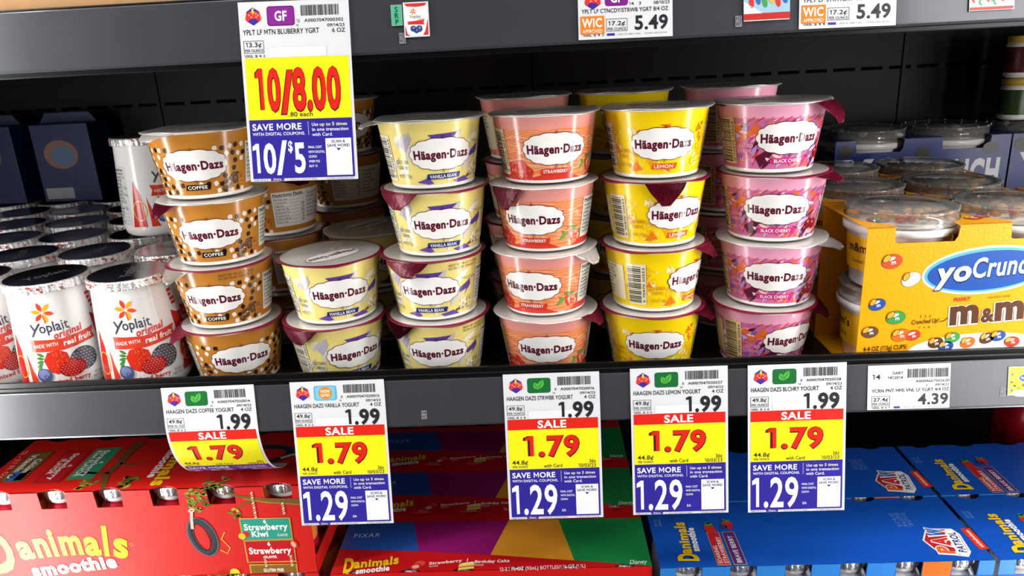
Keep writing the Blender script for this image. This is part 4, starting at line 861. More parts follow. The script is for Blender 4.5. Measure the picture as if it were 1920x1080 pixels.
def leafs(A, cx, cy, n, sp, L, cols, lay, seed):
    rnd = random.Random(seed)
    for i in range(n): A.lens(cx + rnd.uniform(-sp, sp), cy + rnd.uniform(-sp, sp), L * rnd.uniform(0.7, 1.2), L * 0.45, rnd.choice(cols), lay + i % 2, rnd.uniform(-60, 60))
LC = ('#6a7a28', '#8a9438', '#4e6420', '#a39a3c')
X1, Z1 = -0.4978, -0.170                      # left tall pack: left edge, bottom
def red_front():
    A = Art(); f = lambda X, Z: (X - X1, Z - Z1)
    # big yellow brand word, rising to the right
    for c, X, Z, h, w_, r_ in (('D', -0.4960, -0.1615, 0.0420, 0.028, 8), ('a', -0.4665, -0.1482, 0.0195, 0.0145, 8), ('n', -0.4515, -0.1464, 0.0205, 0.0150, 6), ('i', -0.4368, -0.1452, 0.0270, 0.0070, 4), ('m', -0.4290, -0.1445, 0.0205, 0.0215, 2), ('a', -0.4072, -0.1450, 0.0200, 0.0145, -2), ('l', -0.3920, -0.1458, 0.0300, 0.0070, -6), ('s', -0.3835, -0.1472, 0.0210, 0.0145, -10)):
        x, z = f(X, Z); hh = h * (1.0 if c in 'Dl' else 1.32) * (0.80 if c == 'i' else 1)
        A.text(c, x, z, hh, DY, 4, w=w_, bold=0.04, rot=r_)
    x, z = f(-0.3655, -0.1360); A.ring(x, z, 0.0016, 0.0016, 0.0003, DY, 4, n=14)
    x, z = f(-0.4600, -0.1668); A.text('smoothie', x, z, 0.0130, '#f3efec', 5, w=0.0790, bold=0.055, rot=6)
    # hanging tyre on a rope
    x, z = f(-0.3010, -0.1305); A.ring(x, z, 0.0125, 0.0200, 0.0060, '#3c4046', 4, rot=14); A.ring(x, z, 0.0126, 0.0201, 0.0014, '#5c6470', 5, rot=14); A.ring(x - 0.0016, z, 0.0072, 0.0142, 0.0008, '#1c1e22', 5, rot=14)
    for i in range(22): a = R(-80 + 9 * i); A.line([(x + 0.0105 * math.cos(a), z + 0.0178 * math.sin(a)), (x + 0.0122 * math.cos(a), z + 0.0196 * math.sin(a))], 0.0005, '#22252a', 6)
    A.line([f(-0.3085, -0.1220), f(-0.3075, -0.1120), f(-0.3060, -0.1040)], 0.0026, '#cfc6b0', 7); A.ring(*f(-0.3060, -0.1035), 0.0030, 0.0018, 0.0012, '#d8d0bc', 8, rot=20)
    A.line([f(-0.2880, -0.1440), f(-0.2820, -0.1480), f(-0.2790, -0.1420), f(-0.2850, -0.1330), f(-0.2810, -0.1260)], 0.0012, '#d8a23c', 4)
    # branches, leaves and rope-hung signs
    A.line([f(-0.2770, -0.0860), f(-0.2600, -0.0920), f(-0.2400, -0.0960), f(-0.2080, -0.0985)], [0.0015, 0.003, 0.0045, 0.0065], '#7a5a2c', 3); A.line([f(-0.2600, -0.0935), f(-0.2400, -0.0978), f(-0.2080, -0.1010)], 0.0010, '#a8863e', 4)
    A.line([f(-0.2720, -0.1060), f(-0.2600, -0.0985), f(-0.2500, -0.0960)], 0.0016, '#7a5a2c', 3)
    leafs(A, *f(-0.2990, -0.0905), 26, 0.0085, 0.0062, LC, 4, 4); leafs(A, *f(-0.3030, -0.0990), 8, 0.005, 0.0056, LC, 5, 5); leafs(A, *f(-0.2690, -0.1080), 7, 0.0045, 0.0060, ('#a8932c', '#c2ac3c', '#7a7a28'), 5, 6)
    for X0, Zt, Zb in ((-0.2515, -0.0880, -0.1150), (-0.2265, -0.0990, -0.1130), (-0.2500, -0.1520, -0.1640), (-0.2270, -0.1520, -0.1640)):
        nk = int((Zt - Zb) / 0.0024)
        for k in range(nk): A.lens(*f(X0, Zt - 0.0024 * k), 0.0034, 0.0017, ('#d8cdb0', '#b8a878')[k % 2], 9, 40)
    for (bx0, bz0, bx1, bz1, colr, lines) in ((-0.2655, -0.1342, -0.2235, -0.1138, '#2f9a86', ((0.0040, '6', 0.0036, 0.003), (0.0092, 'Strawberry', 0.0062, 0.038), (0.0160, 'Kiwi', 0.0058, 0.015))), (-0.2650, -0.1570, -0.2235, -0.1360, '#c01c26', ((0.0046, '6', 0.0040, 0.003), (0.0112, 'Strawberry', 0.0064, 0.037), (0.0160, 'FLAVOR', 0.0026, 0.010))), (-0.2640, -0.1690, -0.2240, -0.1610, '#8a6226', ((0.0050, 'GLUTEN FREE', 0.0032, 0.018),))):
        x0, z0 = f(bx0, bz0); x1, z1 = f(bx1, bz1); A.poly([(x0 - 0.0014, z0 - 0.0008), (x1 + 0.0008, z0 - 0.0014), (x1 + 0.0014, z1 + 0.0006), (x0 - 0.0010, z1 + 0.0014)], '#c7a04a', 6); A.rect(x0, z0, x1, z1, colr, 7)
        for dz, t, h, w_ in lines: A.text(t, (x0 + x1) / 2 - (0.006 if t == 'Kiwi' else 0), z1 - dz - (0.0016 if t != '6' else 0.0002), h, '#f5efe6', 8, w=w_, al='c', bold=0.035)
        if 'Kiwi' in [l[1] for l in lines]: A.text('FLAVOR', x1 - 0.0030, z1 - 0.0176, 0.0024, '#f5efe6', 8, w=0.009, al='r', bold=0.01)
    x, z = f(-0.2665, -0.1305); A.ell(x, z, 0.0032, 0.0032, '#e6c02c', 9, n=14); A.ell(x + 0.0036, z + 0.0016, 0.0034, 0.0032, '#c8302a', 8, n=14)
    x, z = f(-0.2225, -0.1400); A.ell(x, z, 0.0030, 0.0042, '#d84a3a', 9, 25, n=14); A.ell(x - 0.0003, z, 0.0018, 0.0030, '#f0b4a0', 10, 25, n=12)
    x, z = f(-0.2790, -0.1680); A.ell(x, z, 0.0045, 0.0045, '#e8cf3a', 6, n=16)
    return A
def red_top():
    A = Art(); f = lambda X, Y: (X - X1, Y - 0.006)
    x, y = f(-0.4920, 0.0800); A.text('12 - 3.1 FL OZ', x - 0.004, y - 0.002, 0.0045, '#e8b8a8', 3, w=0.05, rot=-80)
    for (Xc, Y0, Y1, wd, colr, frame, lines, sh) in ((-0.4750, 0.026, 0.074, 0.020, '#7a5a30', '#5c3a1e', ('Calcium', 'Vitamin D'), -0.06), (-0.4400, 0.022, 0.074, 0.022, '#c01c26', '#8a2018', ('6', 'Strawberry', 'FLAVOR'), 0.12), (-0.4130, 0.026, 0.078, 0.022, '#2f8a6a', '#8a7a34', ('6', 'Strawberry', 'Kiwi FLAVOR'), 0.2)):
        B = Art(); L = Y1 - Y0; B.rect(-0.001, -wd / 2 - 0.001, L + 0.001, wd / 2 + 0.001, frame, 3); B.rect(0, -wd / 2, L, wd / 2, colr, 4)
        for i, t in enumerate(lines):
            n_ = len(lines); B.text(t, L / 2, wd / 2 - (i + 1) * wd / (n_ + 0.35), wd / (n_ + 1.5) * (1.1 if len(t) > 2 else 0.7), '#efe6da', 5, w=(L * 0.86 if len(t) > 8 else L * 0.5 if len(t) > 2 else 0.004), al='c', bold=0.03)
        B.move(*f(Xc, Y1), -88); A.add(B)
    B = Art(); B.rect(0, 0, 0.018, 0.014, '#2f7a5a', 4); B.rect(0.001, 0.001, 0.017, 0.0065, '#3a66b4', 5); B.move(*f(-0.4790, 0.0420), -88); A.add(B)
    A.line([f(-0.3870, 0.0880), f(-0.3900, 0.0700), f(-0.3880, 0.0500), f(-0.3900, 0.0300), f(-0.3800, 0.0090)], [0.011, 0.009, 0.007, 0.006, 0.004], '#6a4a22', 4); A.line([f(-0.3885, 0.0340), f(-0.4060, 0.0350), f(-0.4160, 0.0360)], 0.0032, '#6a4a22', 4)
    A.line([f(-0.3880, 0.0500), f(-0.3740, 0.0470), f(-0.3640, 0.0500)], 0.0030, '#6a4a22', 4)
    leafs(A, *f(-0.3980, 0.0165), 12, 0.007, 0.008, LC, 5, 8); leafs(A, *f(-0.3620, 0.0180), 16, 0.008, 0.008, LC, 5, 9); leafs(A, *f(-0.2850, 0.0110), 24, 0.009, 0.007, LC, 5, 10)
    danimals(A, *f(-0.3440, 0.0980), 0.0140, 0.088, 3, -88)
    x, y = f(-0.2640, 0.0560); A.ring(x, y, 0.034, 0.019, 0.008, '#2a2a2c', 4, rot=8); A.ring(x, y, 0.034, 0.019, 0.002, '#4a4a4e', 5, rot=8)
    A.line([f(-0.2400, 0.0500), f(-0.2300, 0.0560), f(-0.2120, 0.0480)], 0.004, '#cfc6b0', 7)
    A.ell(*f(-0.2250, 0.0800), 0.012, 0.006, '#c9a03a', 5, 10); return A
PACK_RED = dict(W=0.2926, D=0.0930, H=0.0880, n=6, pitch=0.0489, board=CR, front=red_front, top=red_top, bottle=REDB, nd=0.0165, nw=0.0245)
pack(PACK_RED, X1, 0.006, -0.1700, 'bright red multipack with large yellow lettering and tyre swing at left', 'red smoothie multipacks')
pack(PACK_RED, X1, 0.006, -0.2580, 'red smoothie multipack at the foot of the left pile, below the frame', 'red smoothie multipacks')
PX0, PY0 = -0.1940, 0.0030
def film_front():
    A = Art(); A.rect(0, 0.0, 0.279, 0.088, '#cf1a1c', 1); danimals(A, 0.03, 0.035, 0.02, 0.10); return A
def film_top():
    A = Art(); f = lambda X, Y: (X - PX0, Y - PY0); b = 0.0885
    def clipped(pts, h): A.poly(pts, h, 2)
    clipped([(0, 0.0335), (0.0740, 0.0280), (0.0625, 0.0720), (0.0, 0.0735)], '#2450a0')
    clipped([(0.0740, 0.0280), (0.1390, 0.0205), (0.1540, 0.0705), (0.0625, 0.0720)], '#8c1664')
    clipped([(0.1390, 0.0205), (0.2130, 0.0100), (0.2010, 0.0700), (0.1540, 0.0705)], '#e0942a')
    clipped([(0.2130, 0.0100), (0.2790, 0.0002), (0.2790, 0.0690), (0.2010, 0.0700)], '#1c8040')
    A.text('PIXAR', *f(-0.1853, 0.0525), 0.0058, '#a8c0e4', 4, w=0.026, track=0.12, rot=2)
    danimals(A, *f(-0.1840, 0.0085), 0.0125, 0.0490, 4, 7, out='#8a1010')
    x, y = f(-0.1180, 0.0105); A.ell(x + 0.001, y + 0.003, 0.0052, 0.0040, '#e0483c', 4, 20, n=14); A.ell(x - 0.002, y - 0.001, 0.0056, 0.0042, '#c8241e', 5, 10, n=14); A.ell(x - 0.002, y - 0.001, 0.0034, 0.0025, '#f0a898', 6, 10, n=12)
    A.text('Strawberry', *f(-0.1085, 0.0118), 0.0036, '#f4e6e0', 4, w=0.0290, bold=0.035, rot=6); A.text('FLAVOR', *f(-0.1080, 0.0085), 0.0018, '#f4e6e0', 4, w=0.0080, rot=6)
    x, y = f(-0.0820, 0.0040); A.poly([(x, y), (x + 0.0135, y + 0.0015), (x + 0.0135, y + 0.0085), (x, y + 0.0065)], '#f0d060', 4); A.poly([(x, y + 0.0028), (x + 0.0135, y + 0.0043), (x + 0.0135, y + 0.0055), (x, y + 0.0038)], '#b03a28', 5); A.poly([(x, y + 0.0065), (x + 0.0135, y + 0.0085), (x + 0.0120, y + 0.0105), (x + 0.002, y + 0.0085)], '#f6e8c8', 5); A.line([(x + 0.007, y + 0.010), (x + 0.0072, y + 0.015)], 0.0007, '#f6e8c8', 6)
    A.text('Birthday Cake', *f(-0.0685, 0.0125), 0.0036, '#f4e6e0', 4, w=0.0310, bold=0.035, rot=1); A.text('FLAVOR', *f(-0.0682, 0.0090), 0.0018, '#f4e6e0', 4, w=0.0080)
    A.text('12-3.1 FL OZ (93mL) BOTTLES/1.16 QT (1.1L)', *f(-0.0460, 0.0012), 0.0046, '#f2e0da', 4, w=0.0745, bold=0.008, rot=1.5)
    A.text('Disney', *f(0.0660, 0.0060), 0.0052, '#e4efe6', 4, w=0.0150, shear=0.25, bold=0.01, rot=2)
    return A
PACK_FILM = dict(W=0.2790, D=0.0870, H=0.0880, n=6, pitch=0.0466, board=CRD, front=film_front, top=film_top, bottle=WHB, nd=0.0150)
pack(PACK_FILM, PX0, 0.0030, -0.2580, 'red multipack with four-colour top panels, nearest of its row', 'red multipacks with four-colour tops')
pack(PACK_FILM, PX0, 0.0908, -0.2580, 'red multipack with four-colour top in shade, second of its row behind the tags', 'red multipacks with four-colour tops')
pack(PACK_FILM, PX0, 0.1786, -0.2580, 'red multipack with four-colour top, darkest and deepest of its row', 'red multipacks with four-colour tops')
BX0 = 0.0915
def blue_front():
    A = Art()
    for i in range(7):
        c = 0.0461 * i - 0.0106
        A.rect(max(0, c), 0.0735, min(0.279, c + 0.0236), 0.0879, '#e86a1c' if i == 5 else '#2f7ed0', 1)
    danimals(A, 0.03, 0.03, 0.02, 0.1); return A
def blue_top():
    A = Art(); f = lambda X, Y: (X - BX0, Y - 0.0)
    A.rect(0.0, 0.0, 0.2790, 0.0875, '#1450b4', 1)
    danimals(A, *f(0.1215, 0.0075), 0.0115, 0.0560, 4, 88, out='#0c1c50')
    for Xc, colr, l1, l2 in ((0.1462, '#c02432', 'SOARING', 'STRAWBERRY'), (0.1600, '#5a2a74', 'BRAVE BERRY', None)):
        x, y = f(Xc, 0.0245); B = Art(); B.rect(-0.0225, -0.0056, 0.0225, 0.0056, '#d8b24a', 3); B.rect(-0.0220, -0.0051, 0.0220, 0.0051, colr, 4)
        if l2: B.text(l1, -0.0205, 0.0006, 0.0036, '#f4e8e4', 5, w=0.024, bold=0.012); B.text(l2, -0.0205, -0.0044, 0.0036, '#f4e8e4', 5, w=0.036, bold=0.012)
        else: B.text(l1, -0.0205, -0.0020, 0.0042, '#f4e8e4', 5, w=0.037, bold=0.012)
        B.move(x, y, 90); A.add(B)
    x, y = f(0.1450, 0.0520); A.ell(x, y, 0.0050, 0.0068, '#cc2a26', 5, 20, n=16); leafs(A, x + 0.0005, y + 0.0075, 5, 0.002, 0.006, ('#4a8a30', '#5a9a3a'), 6, 3)
    x, y = f(0.1600, 0.0545); A.ell(x + 0.002, y + 0.004, 0.0050, 0.0056, '#c8302a', 5, -15, n=16); A.ell(x - 0.002, y, 0.0032, 0.0034, '#323c70', 6, n=14); A.ell(x + 0.003, y - 0.001, 0.0034, 0.0034, '#b42438', 6, n=14); leafs(A, x + 0.002, y + 0.0100, 4, 0.002, 0.005, ('#4a8a30', '#5a9a3a'), 6, 4)
    # shield with lettering, red corner badge, small pale-blue type
    x, y = f(0.3420, 0.0255); B = Art()
    B.poly([(-0.0195, -0.0120), (-0.012, -0.0165), (0.012, -0.0165), (0.0195, -0.012), (0.0175, 0.010), (0.0, 0.0180), (-0.0175, 0.010)], '#e8e6e6', 3); B.poly([(-0.0180, -0.0110), (-0.011, -0.0150), (0.011, -0.0150), (0.018, -0.011), (0.0160, 0.0092), (0.0, 0.0164), (-0.0160, 0.0092)], '#b8242c', 4)
    for c, cx_, colr in (('P', -0.0120, '#e0622a'), ('A', 0.0, '#cc3028'), ('W', 0.0125, '#2a66b8')):
        B.text(c, cx_, -0.0032, 0.0148, '#eceff2', 6, w=0.0125, al='c', bold=0.09); B.text(c, cx_, -0.0024, 0.0130, colr, 7, w=0.0100, al='c', bold=0.05)
    B.rrect(-0.0180, -0.0145, 0.0180, -0.0045, 0.004, '#f0eeea', 5); B.text('PATROL', 0, -0.0128, 0.0062, '#2a3a8a', 6, w=0.0280, al='c', bold=0.03); B.move(x, y, 82); A.add(B)
    x, y = f(0.3690, 0.0285); B = Art(); B.rect(-0.0145, -0.0042, 0.0145, 0.0042, '#d8341e', 3); B.text('nickelodeon', 0, -0.0014, 0.0034, '#f4e2d8', 4, w=0.0240, al='c', bold=0.02); B.move(x, y, 90 + 2); A.add(B)
    x, y = f(0.3215, 0.0580)
    for i, t in enumerate(('12-3.1 FL OZ', '(93 mL) BOTTLES', '1.16 QT (1.1L)')):
        B = Art(); B.text(t, 0, 0, 0.0038, '#6a94d4', 3, w=0.021, al='c', bold=0.0); B.move(x + 0.0052 * (i - 1), y, 90); A.add(B)
    for i in range(2):
        B = Art(); B.text(('KEEP COLD', 'SHAKE')[i], 0, 0, 0.0026, '#6a94d4', 3, w=0.011, al='c'); B.move(0.0070 + 0.004 * i, 0.0630, 90); A.add(B)
    return A
PACK_BLUE = dict(W=0.2790, D=0.0920, H=0.0880, n=6, pitch=0.0461, board=CB, front=blue_front, top=blue_top, bottle=WHB, nd=0.0150)
GB = 'blue smoothie multipacks'
pack(PACK_BLUE, BX0, 0.0000, -0.2580, 'front blue multipack with shield and red corner badge in full view', GB)
pack(PACK_BLUE, BX0, 0.0945, -0.2580, 'blue smoothie multipack behind the front one, left half hidden by the tags', GB)
pack(PACK_BLUE, 0.3745, 0.0000, -0.2580, 'blue smoothie multipack cut by the right frame edge at the front', GB)
pack(PACK_BLUE, 0.3745, 0.0945, -0.2580, 'blue smoothie multipack in the back row at the right frame edge', GB)

# ------------------------------------------------------------------ yellow sleeves of topped yogurt cups
CLEAR = clear_mat('clear_lid_plastic', '#f6f5f2', 0.17)
CY = mat('carton_yellow', '#eea50c', 0.24, noise=0.03, nscale=30, bump=0.18, bscale=420); CYIN = mat('carton_inside', '#6e5a3c', 0.6); CBD = mat('carton_cobalt', '#152e80', 0.25)
def ccr(z): return 0.0330 + z * 0.0052 / 0.046
def crunch_meshes(blue):
    mb = MB(); mb.lathe([(0, 0.001), (0.030, 0.001), (0.0322, 0.0), (0.0330, 0.0015), (0.0335, 0.012), (0.0352, 0.0125), (0.0376, 0.0430), (0.0392, 0.0440), (0.0410, 0.0445), (0.0412, 0.0490), (0.0400, 0.0500), (0.0, 0.0500)], WHITE, 64)
    A = Art(); A.rect(-0.11, 0.0130, 0.11, 0.0400, '#2748a4' if blue else '#f2b71a', 1)
    for k in (-0.06, 0.0, 0.06): A.text("m&m's" if not blue else 'YoCrunch', k, 0.0280, 0.0070, '#4a2a18' if not blue else '#f0f0f4', 2, w=0.026, al='c', bold=0.03); A.text('Crunched Up!', k, 0.0190, 0.003, '#3a2a18' if not blue else '#f0f0f4', 2, w=0.018, al='c')
    for k in (-0.085, -0.03, 0.03):
        for i, c in enumerate(('#c8302a', '#2a62b4', '#3a9a4a', '#e88a1c')): A.ell(k, 0.017 + 0.005 * i, 0.0022, 0.0018, c, 3, n=10)
    A.emit(mb, lambda x, z, d: Vector(((0.0338 + (z - 0.0125) * 0.0024 / 0.0305 + 0.0016 + d) * math.sin(x / 0.0362), -(0.0338 + (z - 0.0125) * 0.0024 / 0.0305 + 0.0016 + d) * math.cos(x / 0.0362), z)), eps=0.0001, sx=0.004)
    body = mb.mesh('cup_body')
    mb = MB(); mb.lathe([(0.0400, 0.0500), (0.0406, 0.0505), (0.0403, 0.0530), (0.0398, 0.0535), (0.0394, 0.0600), (0.0402, 0.0604), (0.0402, 0.0618), (0.0388, 0.0624), (0.0340, 0.0618), (0.0300, 0.0612), (0.0290, 0.0620), (0.0, 0.0622)], CLEAR, 64)
    for i in range(16): a = 2 * PI * i / 16; mb.box((0.0399 * math.cos(a) - 0.0004, 0.0399 * math.sin(a) - 0.0004, 0.0604), (0.0399 * math.cos(a) + 0.0004, 0.0399 * math.sin(a) + 0.0004, 0.0628), CLEAR)
    dome = mb.mesh('dome_lid')
    mb = MB(); rnd = random.Random(17 if blue else 7); cols = ['#c98a3c', '#d9a55a', '#b8742c', '#3a8a44', '#2c5fae', '#c43a2a', '#5a3424', '#e0a83a'] if not blue else ['#2a1c16', '#3a2a22', '#4a3a30', '#d8d0c4']
    for i in range(44):
        r_, a = 0.0345 * math.sqrt(rnd.random()), rnd.uniform(0, 2 * PI); t = bmesh.new(); bmesh.ops.create_icosphere(t, subdivisions=1, radius=1)
        s = rnd.uniform(0.0040, 0.0062); M = Matrix.Translation((r_ * math.cos(a), r_ * math.sin(a), 0.0515 + rnd.uniform(0.002, 0.0060))) @ Euler((rnd.uniform(-.5, .5), rnd.uniform(-.5, .5), rnd.uniform(0, 6))).to_matrix().to_4x4() @ Matrix.Diagonal((s, s * 0.75, s * 0.5, 1))
        for v in t.verts: v.co *= 1 + rnd.uniform(-.08, .08)
        mb.join(t, mat('topping_' + (c := rnd.choice(cols[:3] * 2 + cols)).strip('#'), c, 0.3), True, M)
    return body, dome, mb.mesh('topping')
CC = {b: crunch_meshes(b) for b in (False, True)}
YW, YD, YH = 0.168, 0.086, 0.1185
def candy(A, x, z, c, rot, s=1.0, lay=3, nut=True):
    A.ell(x, z, 0.0062 * s, 0.0046 * s, '#7a4a12', lay, rot, n=18); A.ell(x, z, 0.0060 * s, 0.0044 * s, c, lay + 1, rot, n=18); A.ell(x - 0.001 * s, z + 0.0016 * s, 0.0030 * s, 0.0011 * s, '#f0e8e0', lay + 2, rot + 8, n=10)
    A.text('m', x + 0.0012 * s, z - 0.0016 * s, 0.0026 * s, '#f4ecec', lay + 3, bold=0.03, rot=rot, al='c')
    if nut: A.ell(x - 0.0032 * s, z + 0.0018 * s, 0.0030 * s, 0.0020 * s, '#6a3a12', lay + 3, rot + 40, n=12); A.ell(x - 0.0032 * s, z + 0.0018 * s, 0.0026 * s, 0.0016 * s, '#e2a840', lay + 4, rot + 40, n=12)
YX0, YY0 = 0.2400, 0.0040
def yel_front():
    A = Art(); f = lambda X, Z: (X - YX0, Z)
    x, z = f(0.3290, 0.0830)
    B = Art(); B.ell(0, 0, 0.0465, 0.0185, '#f4f4f6', 2, 0, n=48); B.ell(0, 0, 0.0448, 0.0168, '#5ab0e0', 3, 0, n=48); B.ell(0.0005, -0.0004, 0.0430, 0.0150, '#1f4fa6', 4, 0, n=48)
    for dl, c, b_, o in ((5, '#0e2a66', 0.075, 0.0004), (6, '#f2f4f8', 0.035, 0)):
        B.text('yo', -0.0355 + o, -0.0060 - o, 0.0160, c, dl, w=0.0250, bold=b_, shear=0.15); B.text('Crunch', -0.0110 + o, -0.0050 - o, 0.0150, c if dl == 5 else '#bfe2f2', dl, w=0.0480, bold=b_ * 0.7, shear=0.12)
    B.move(x, z, 4); A.add(B)
    A.text('PEANUT', *f(0.3085, 0.0590), 0.0030, '#d8402c', 3, w=0.0125, bold=0.03, rot=3); A.text('CHOCOLATE CANDIES', *f(0.3330, 0.0604), 0.0015, '#4a2a18', 3, w=0.0165, rot=3)
    for dl, c, b_ in ((4, '#f8f0e2', 0.085), (5, '#5a3420', 0.045)):
        A.text('m', *f(0.3070, 0.0410), 0.0205, c, dl, w=0.0235, bold=b_, rot=4); A.text('&', *f(0.3305, 0.0418), 0.0110, c, dl, w=0.0095, bold=b_, rot=4); A.text('m', *f(0.3400, 0.0430), 0.0205, c, dl, w=0.0235, bold=b_, rot=4); A.text("'s", *f(0.3640, 0.0440), 0.0160, c, dl, w=0.0120, bold=b_, rot=4)
    A.text('Crunched Up!', *f(0.2790, 0.0418), 0.0036, '#3a2414', 3, w=0.0205, bold=0.012, rot=3, shear=0.15)
    A.line([f(0.2998, 0.0435), f(0.3035, 0.0440), f(0.3050, 0.0458), f(0.3080, 0.0462)], 0.0006, '#3a2414', 3); A.poly([f(0.3072, 0.0470), f(0.3092, 0.0462), f(0.3074, 0.0452)], '#3a2414', 3)
    for k in range(3): A.line([f(0.2860 + 0.003 * k, 0.0470), f(0.2852 + 0.004 * k, 0.0492)], 0.0004, '#3a2414', 3); A.line([f(0.2860 + 0.003 * k, 0.0400), f(0.2852 + 0.004 * k, 0.0384)], 0.0004, '#3a2414', 3)
    for X, Z, c, r_, s in ((0.2595, 0.0925, '#d8502c', 10, 1.25), (0.2750, 0.0780, '#e6e2dc', 25, 1.2), (0.2520, 0.0590, '#2c4fa0', 15, 1.05), (0.2668, 0.0480, '#3a9a4a', 5, 1.2), (0.2488, 0.0368, '#6a4a34', 5, 1.05), (0.2720, 0.0335, '#e06a24', 8, 1.15)): candy(A, *f(X, Z), c, r_, s)
    candy(A, *f(0.2812, 0.0330), '#d8402a', 12, 0.95, nut=False)
    x, z = f(0.3290, 0.0205); A.ell(x, z, 0.0510, 0.0125, '#cfd4d8', 3, 2, n=40); A.ell(x, z + 0.0006, 0.0495, 0.0112, '#f4f2ee', 4, 2, n=40)
    for X, Z, c, r_ in ((0.2990, 0.0262, '#5a3a28', 15), (0.3110, 0.0300, '#3a9a4a', 10), (0.3070, 0.0230, '#2c4fa0', 8), (0.3230, 0.0255, '#e0702a', 20), (0.3370, 0.0285, '#5a3a28', 25), (0.3450, 0.0300, '#2c4fa0', 10), (0.3560, 0.0250, '#c8402a', 0)): candy(A, *f(X, Z), c, r_, 0.95, 5)
    A.text('4-4 OZ (113g) CUPS/', *f(0.2452, 0.0210), 0.0036, '#3a2414', 3, w=0.0330, bold=0.01, rot=2); return A
def yel_top():
    A = Art(); B = Art(); candy(B, 0, 0, '#2c6ac0', 0, 1.15); B.move(0.0170, 0.0200, -8); A.add(B)
    B = Art(); candy(B, 0, 0, '#d8402a', 0, 1.1); B.move(0.0840, 0.0170, 5); A.add(B); B = Art(); candy(B, 0, 0, '#d8402a', 0, 0.9, nut=False); B.move(0.0925, 0.0205, 5); A.add(B)
    B = Art(); candy(B, 0, 0, '#3a9a4a', 0, 1.0); B.move(0.0845, 0.0640, 5); A.add(B); return A
def blu_front():
    A = Art(); A.text('YO', 0.012, 0.066, 0.034, '#e9eaf0', 3, w=0.058, bold=0.05); A.text('CRUNCH', 0.074, 0.070, 0.026, '#e9eaf0', 3, w=0.088, bold=0.05)
    for x, z, r_ in ((0.030, 0.035, 0.016), (0.075, 0.030, 0.018), (0.125, 0.036, 0.016)): A.ell(x, z, r_, r_ * 0.8, '#2a201c', 3, n=24); A.ell(x, z, r_ * 0.7, r_ * 0.55, '#4a3c34', 4, n=20)
    for x, z in ((0.010, 0.108), (0.085, 0.104), (0.150, 0.106)): A.ell(x, z, 0.008, 0.006, '#2a201c', 3, n=16)
    return A
def sleeve_meshes(board, art_f, art_t):
    c = [0.0430, 0.1260]; cy = YD / 2; R_ = 0.0412; H = YH; nw = 0.0225
    pts = [(0, 0.0006), (YW, 0.0006), (YW, H)]
    for x in reversed(c): pts += [(x + nw + 0.001, H), (x + nw, H - 0.0090), (x + nw - 0.0022, H - 0.0125), (x - nw + 0.0022, H - 0.0125), (x - nw, H - 0.0115), (x - nw - 0.001, H)]
    pts += [(0, H)]
    fm = flat((0, 0, 0), (1, 0, 0), (0, 0, 1)); fr = MB(); fr.prism(pts, -0.0006, 0, fm, board)
    art_f().emit(fr, fm, eps=0.00008, gloss=0.26, clip=[(0, YW, 1), (0, 0, -1), (1, 0.001, -1)])
    ba = MB(); ba.prism([(0, 0.0006), (YW, 0.0006), (YW, H), (0, H)], 0, 0.0006, flat((0, YD, 0), (1, 0, 0), (0, 0, 1)), board)
    tp = MB(); tm = flat((0, 0, H), (1, 0, 0), (0, 1, 0))
    # the top sheet is cut out round both lids, open towards the front
    g = math.degrees(math.asin(nw / R_)); P = [(0, 0)]
    for x in c:
        P.append((x - nw, 0)); a0, a1 = 270 - g, -90 + g
        P += [(x + R_ * math.cos(R(a0 + (a1 - a0) * i / 40)), cy + R_ * math.sin(R(a0 + (a1 - a0) * i / 40))) for i in range(41)]
        P.append((x + nw, 0))
    P = [(x, max(0.0, y)) for x, y in P]; Q = [P[0]]
    for q in P[1:] + [(YW, 0), (YW, YD), (0, YD)]:
        if (q[0] - Q[-1][0]) ** 2 + (q[1] - Q[-1][1]) ** 2 > 1e-12: Q.append(q)
    tp.prism(Q, -0.0006, 0, tm, board)
    art_t().emit(tp, tm, eps=0.00008, gloss=0.26)
    bo = MB(); bo.box((0, 0, 0), (YW, YD, 0.0006), board)
    return [('front_panel', fr.mesh('front_panel')), ('back_panel', ba.mesh('back_panel')), ('top_panel', tp.mesh('top_panel')), ('bottom_panel', bo.mesh('bottom_panel'))], c, cy
SL = {False: sleeve_meshes(CY, yel_front, yel_top), True: sleeve_meshes(CBD, blu_front, lambda: Art())}
def crunch_pack(blue, x, y, z, label, group):
    t = thing('yogurt_multipack', label, 'yogurt multipack', (x, y, z), (0, 0, 0), group); parts, cs, cy = SL[blue]
    for nm, me in parts: link(nm, me, t)
    for lv in (0, 1):
        for i, cx in enumerate(cs):
            b = link('topped_cup', CC[blue][0], t, (cx, cy, 0.0007 + lv * 0.0632), (0, 0, R(60 * i + 25 * lv)))
            link('dome_lid', CC[blue][1], b); k = link('topping', CC[blue][2], b, (0, 0, 0), (0, 0, R(80 * i + 130 * lv))); k['kind'] = 'stuff'
    return t
GY = 'yellow four-cup yogurt multipacks'
crunch_pack(False, YX0, YY0, 0.0013, 'yellow yogurt multipack with blue oval emblem and brown letters, at the front', GY)
crunch_pack(False, YX0 + 0.002, 0.0960, 0.0013, 'yellow yogurt multipack second from the front, its two clear lids in half shade', GY)
crunch_pack(False, YX0 + 0.020, 0.1880, 0.0013, 'yellow yogurt multipack third from the front, in front of the dark blue packs', GY)
crunch_pack(False, 0.4180, 0.0400, 0.0013, 'yellow yogurt multipack beside the front one, beyond the right frame edge', GY)
GBL = 'dark blue yogurt multipacks at the back'
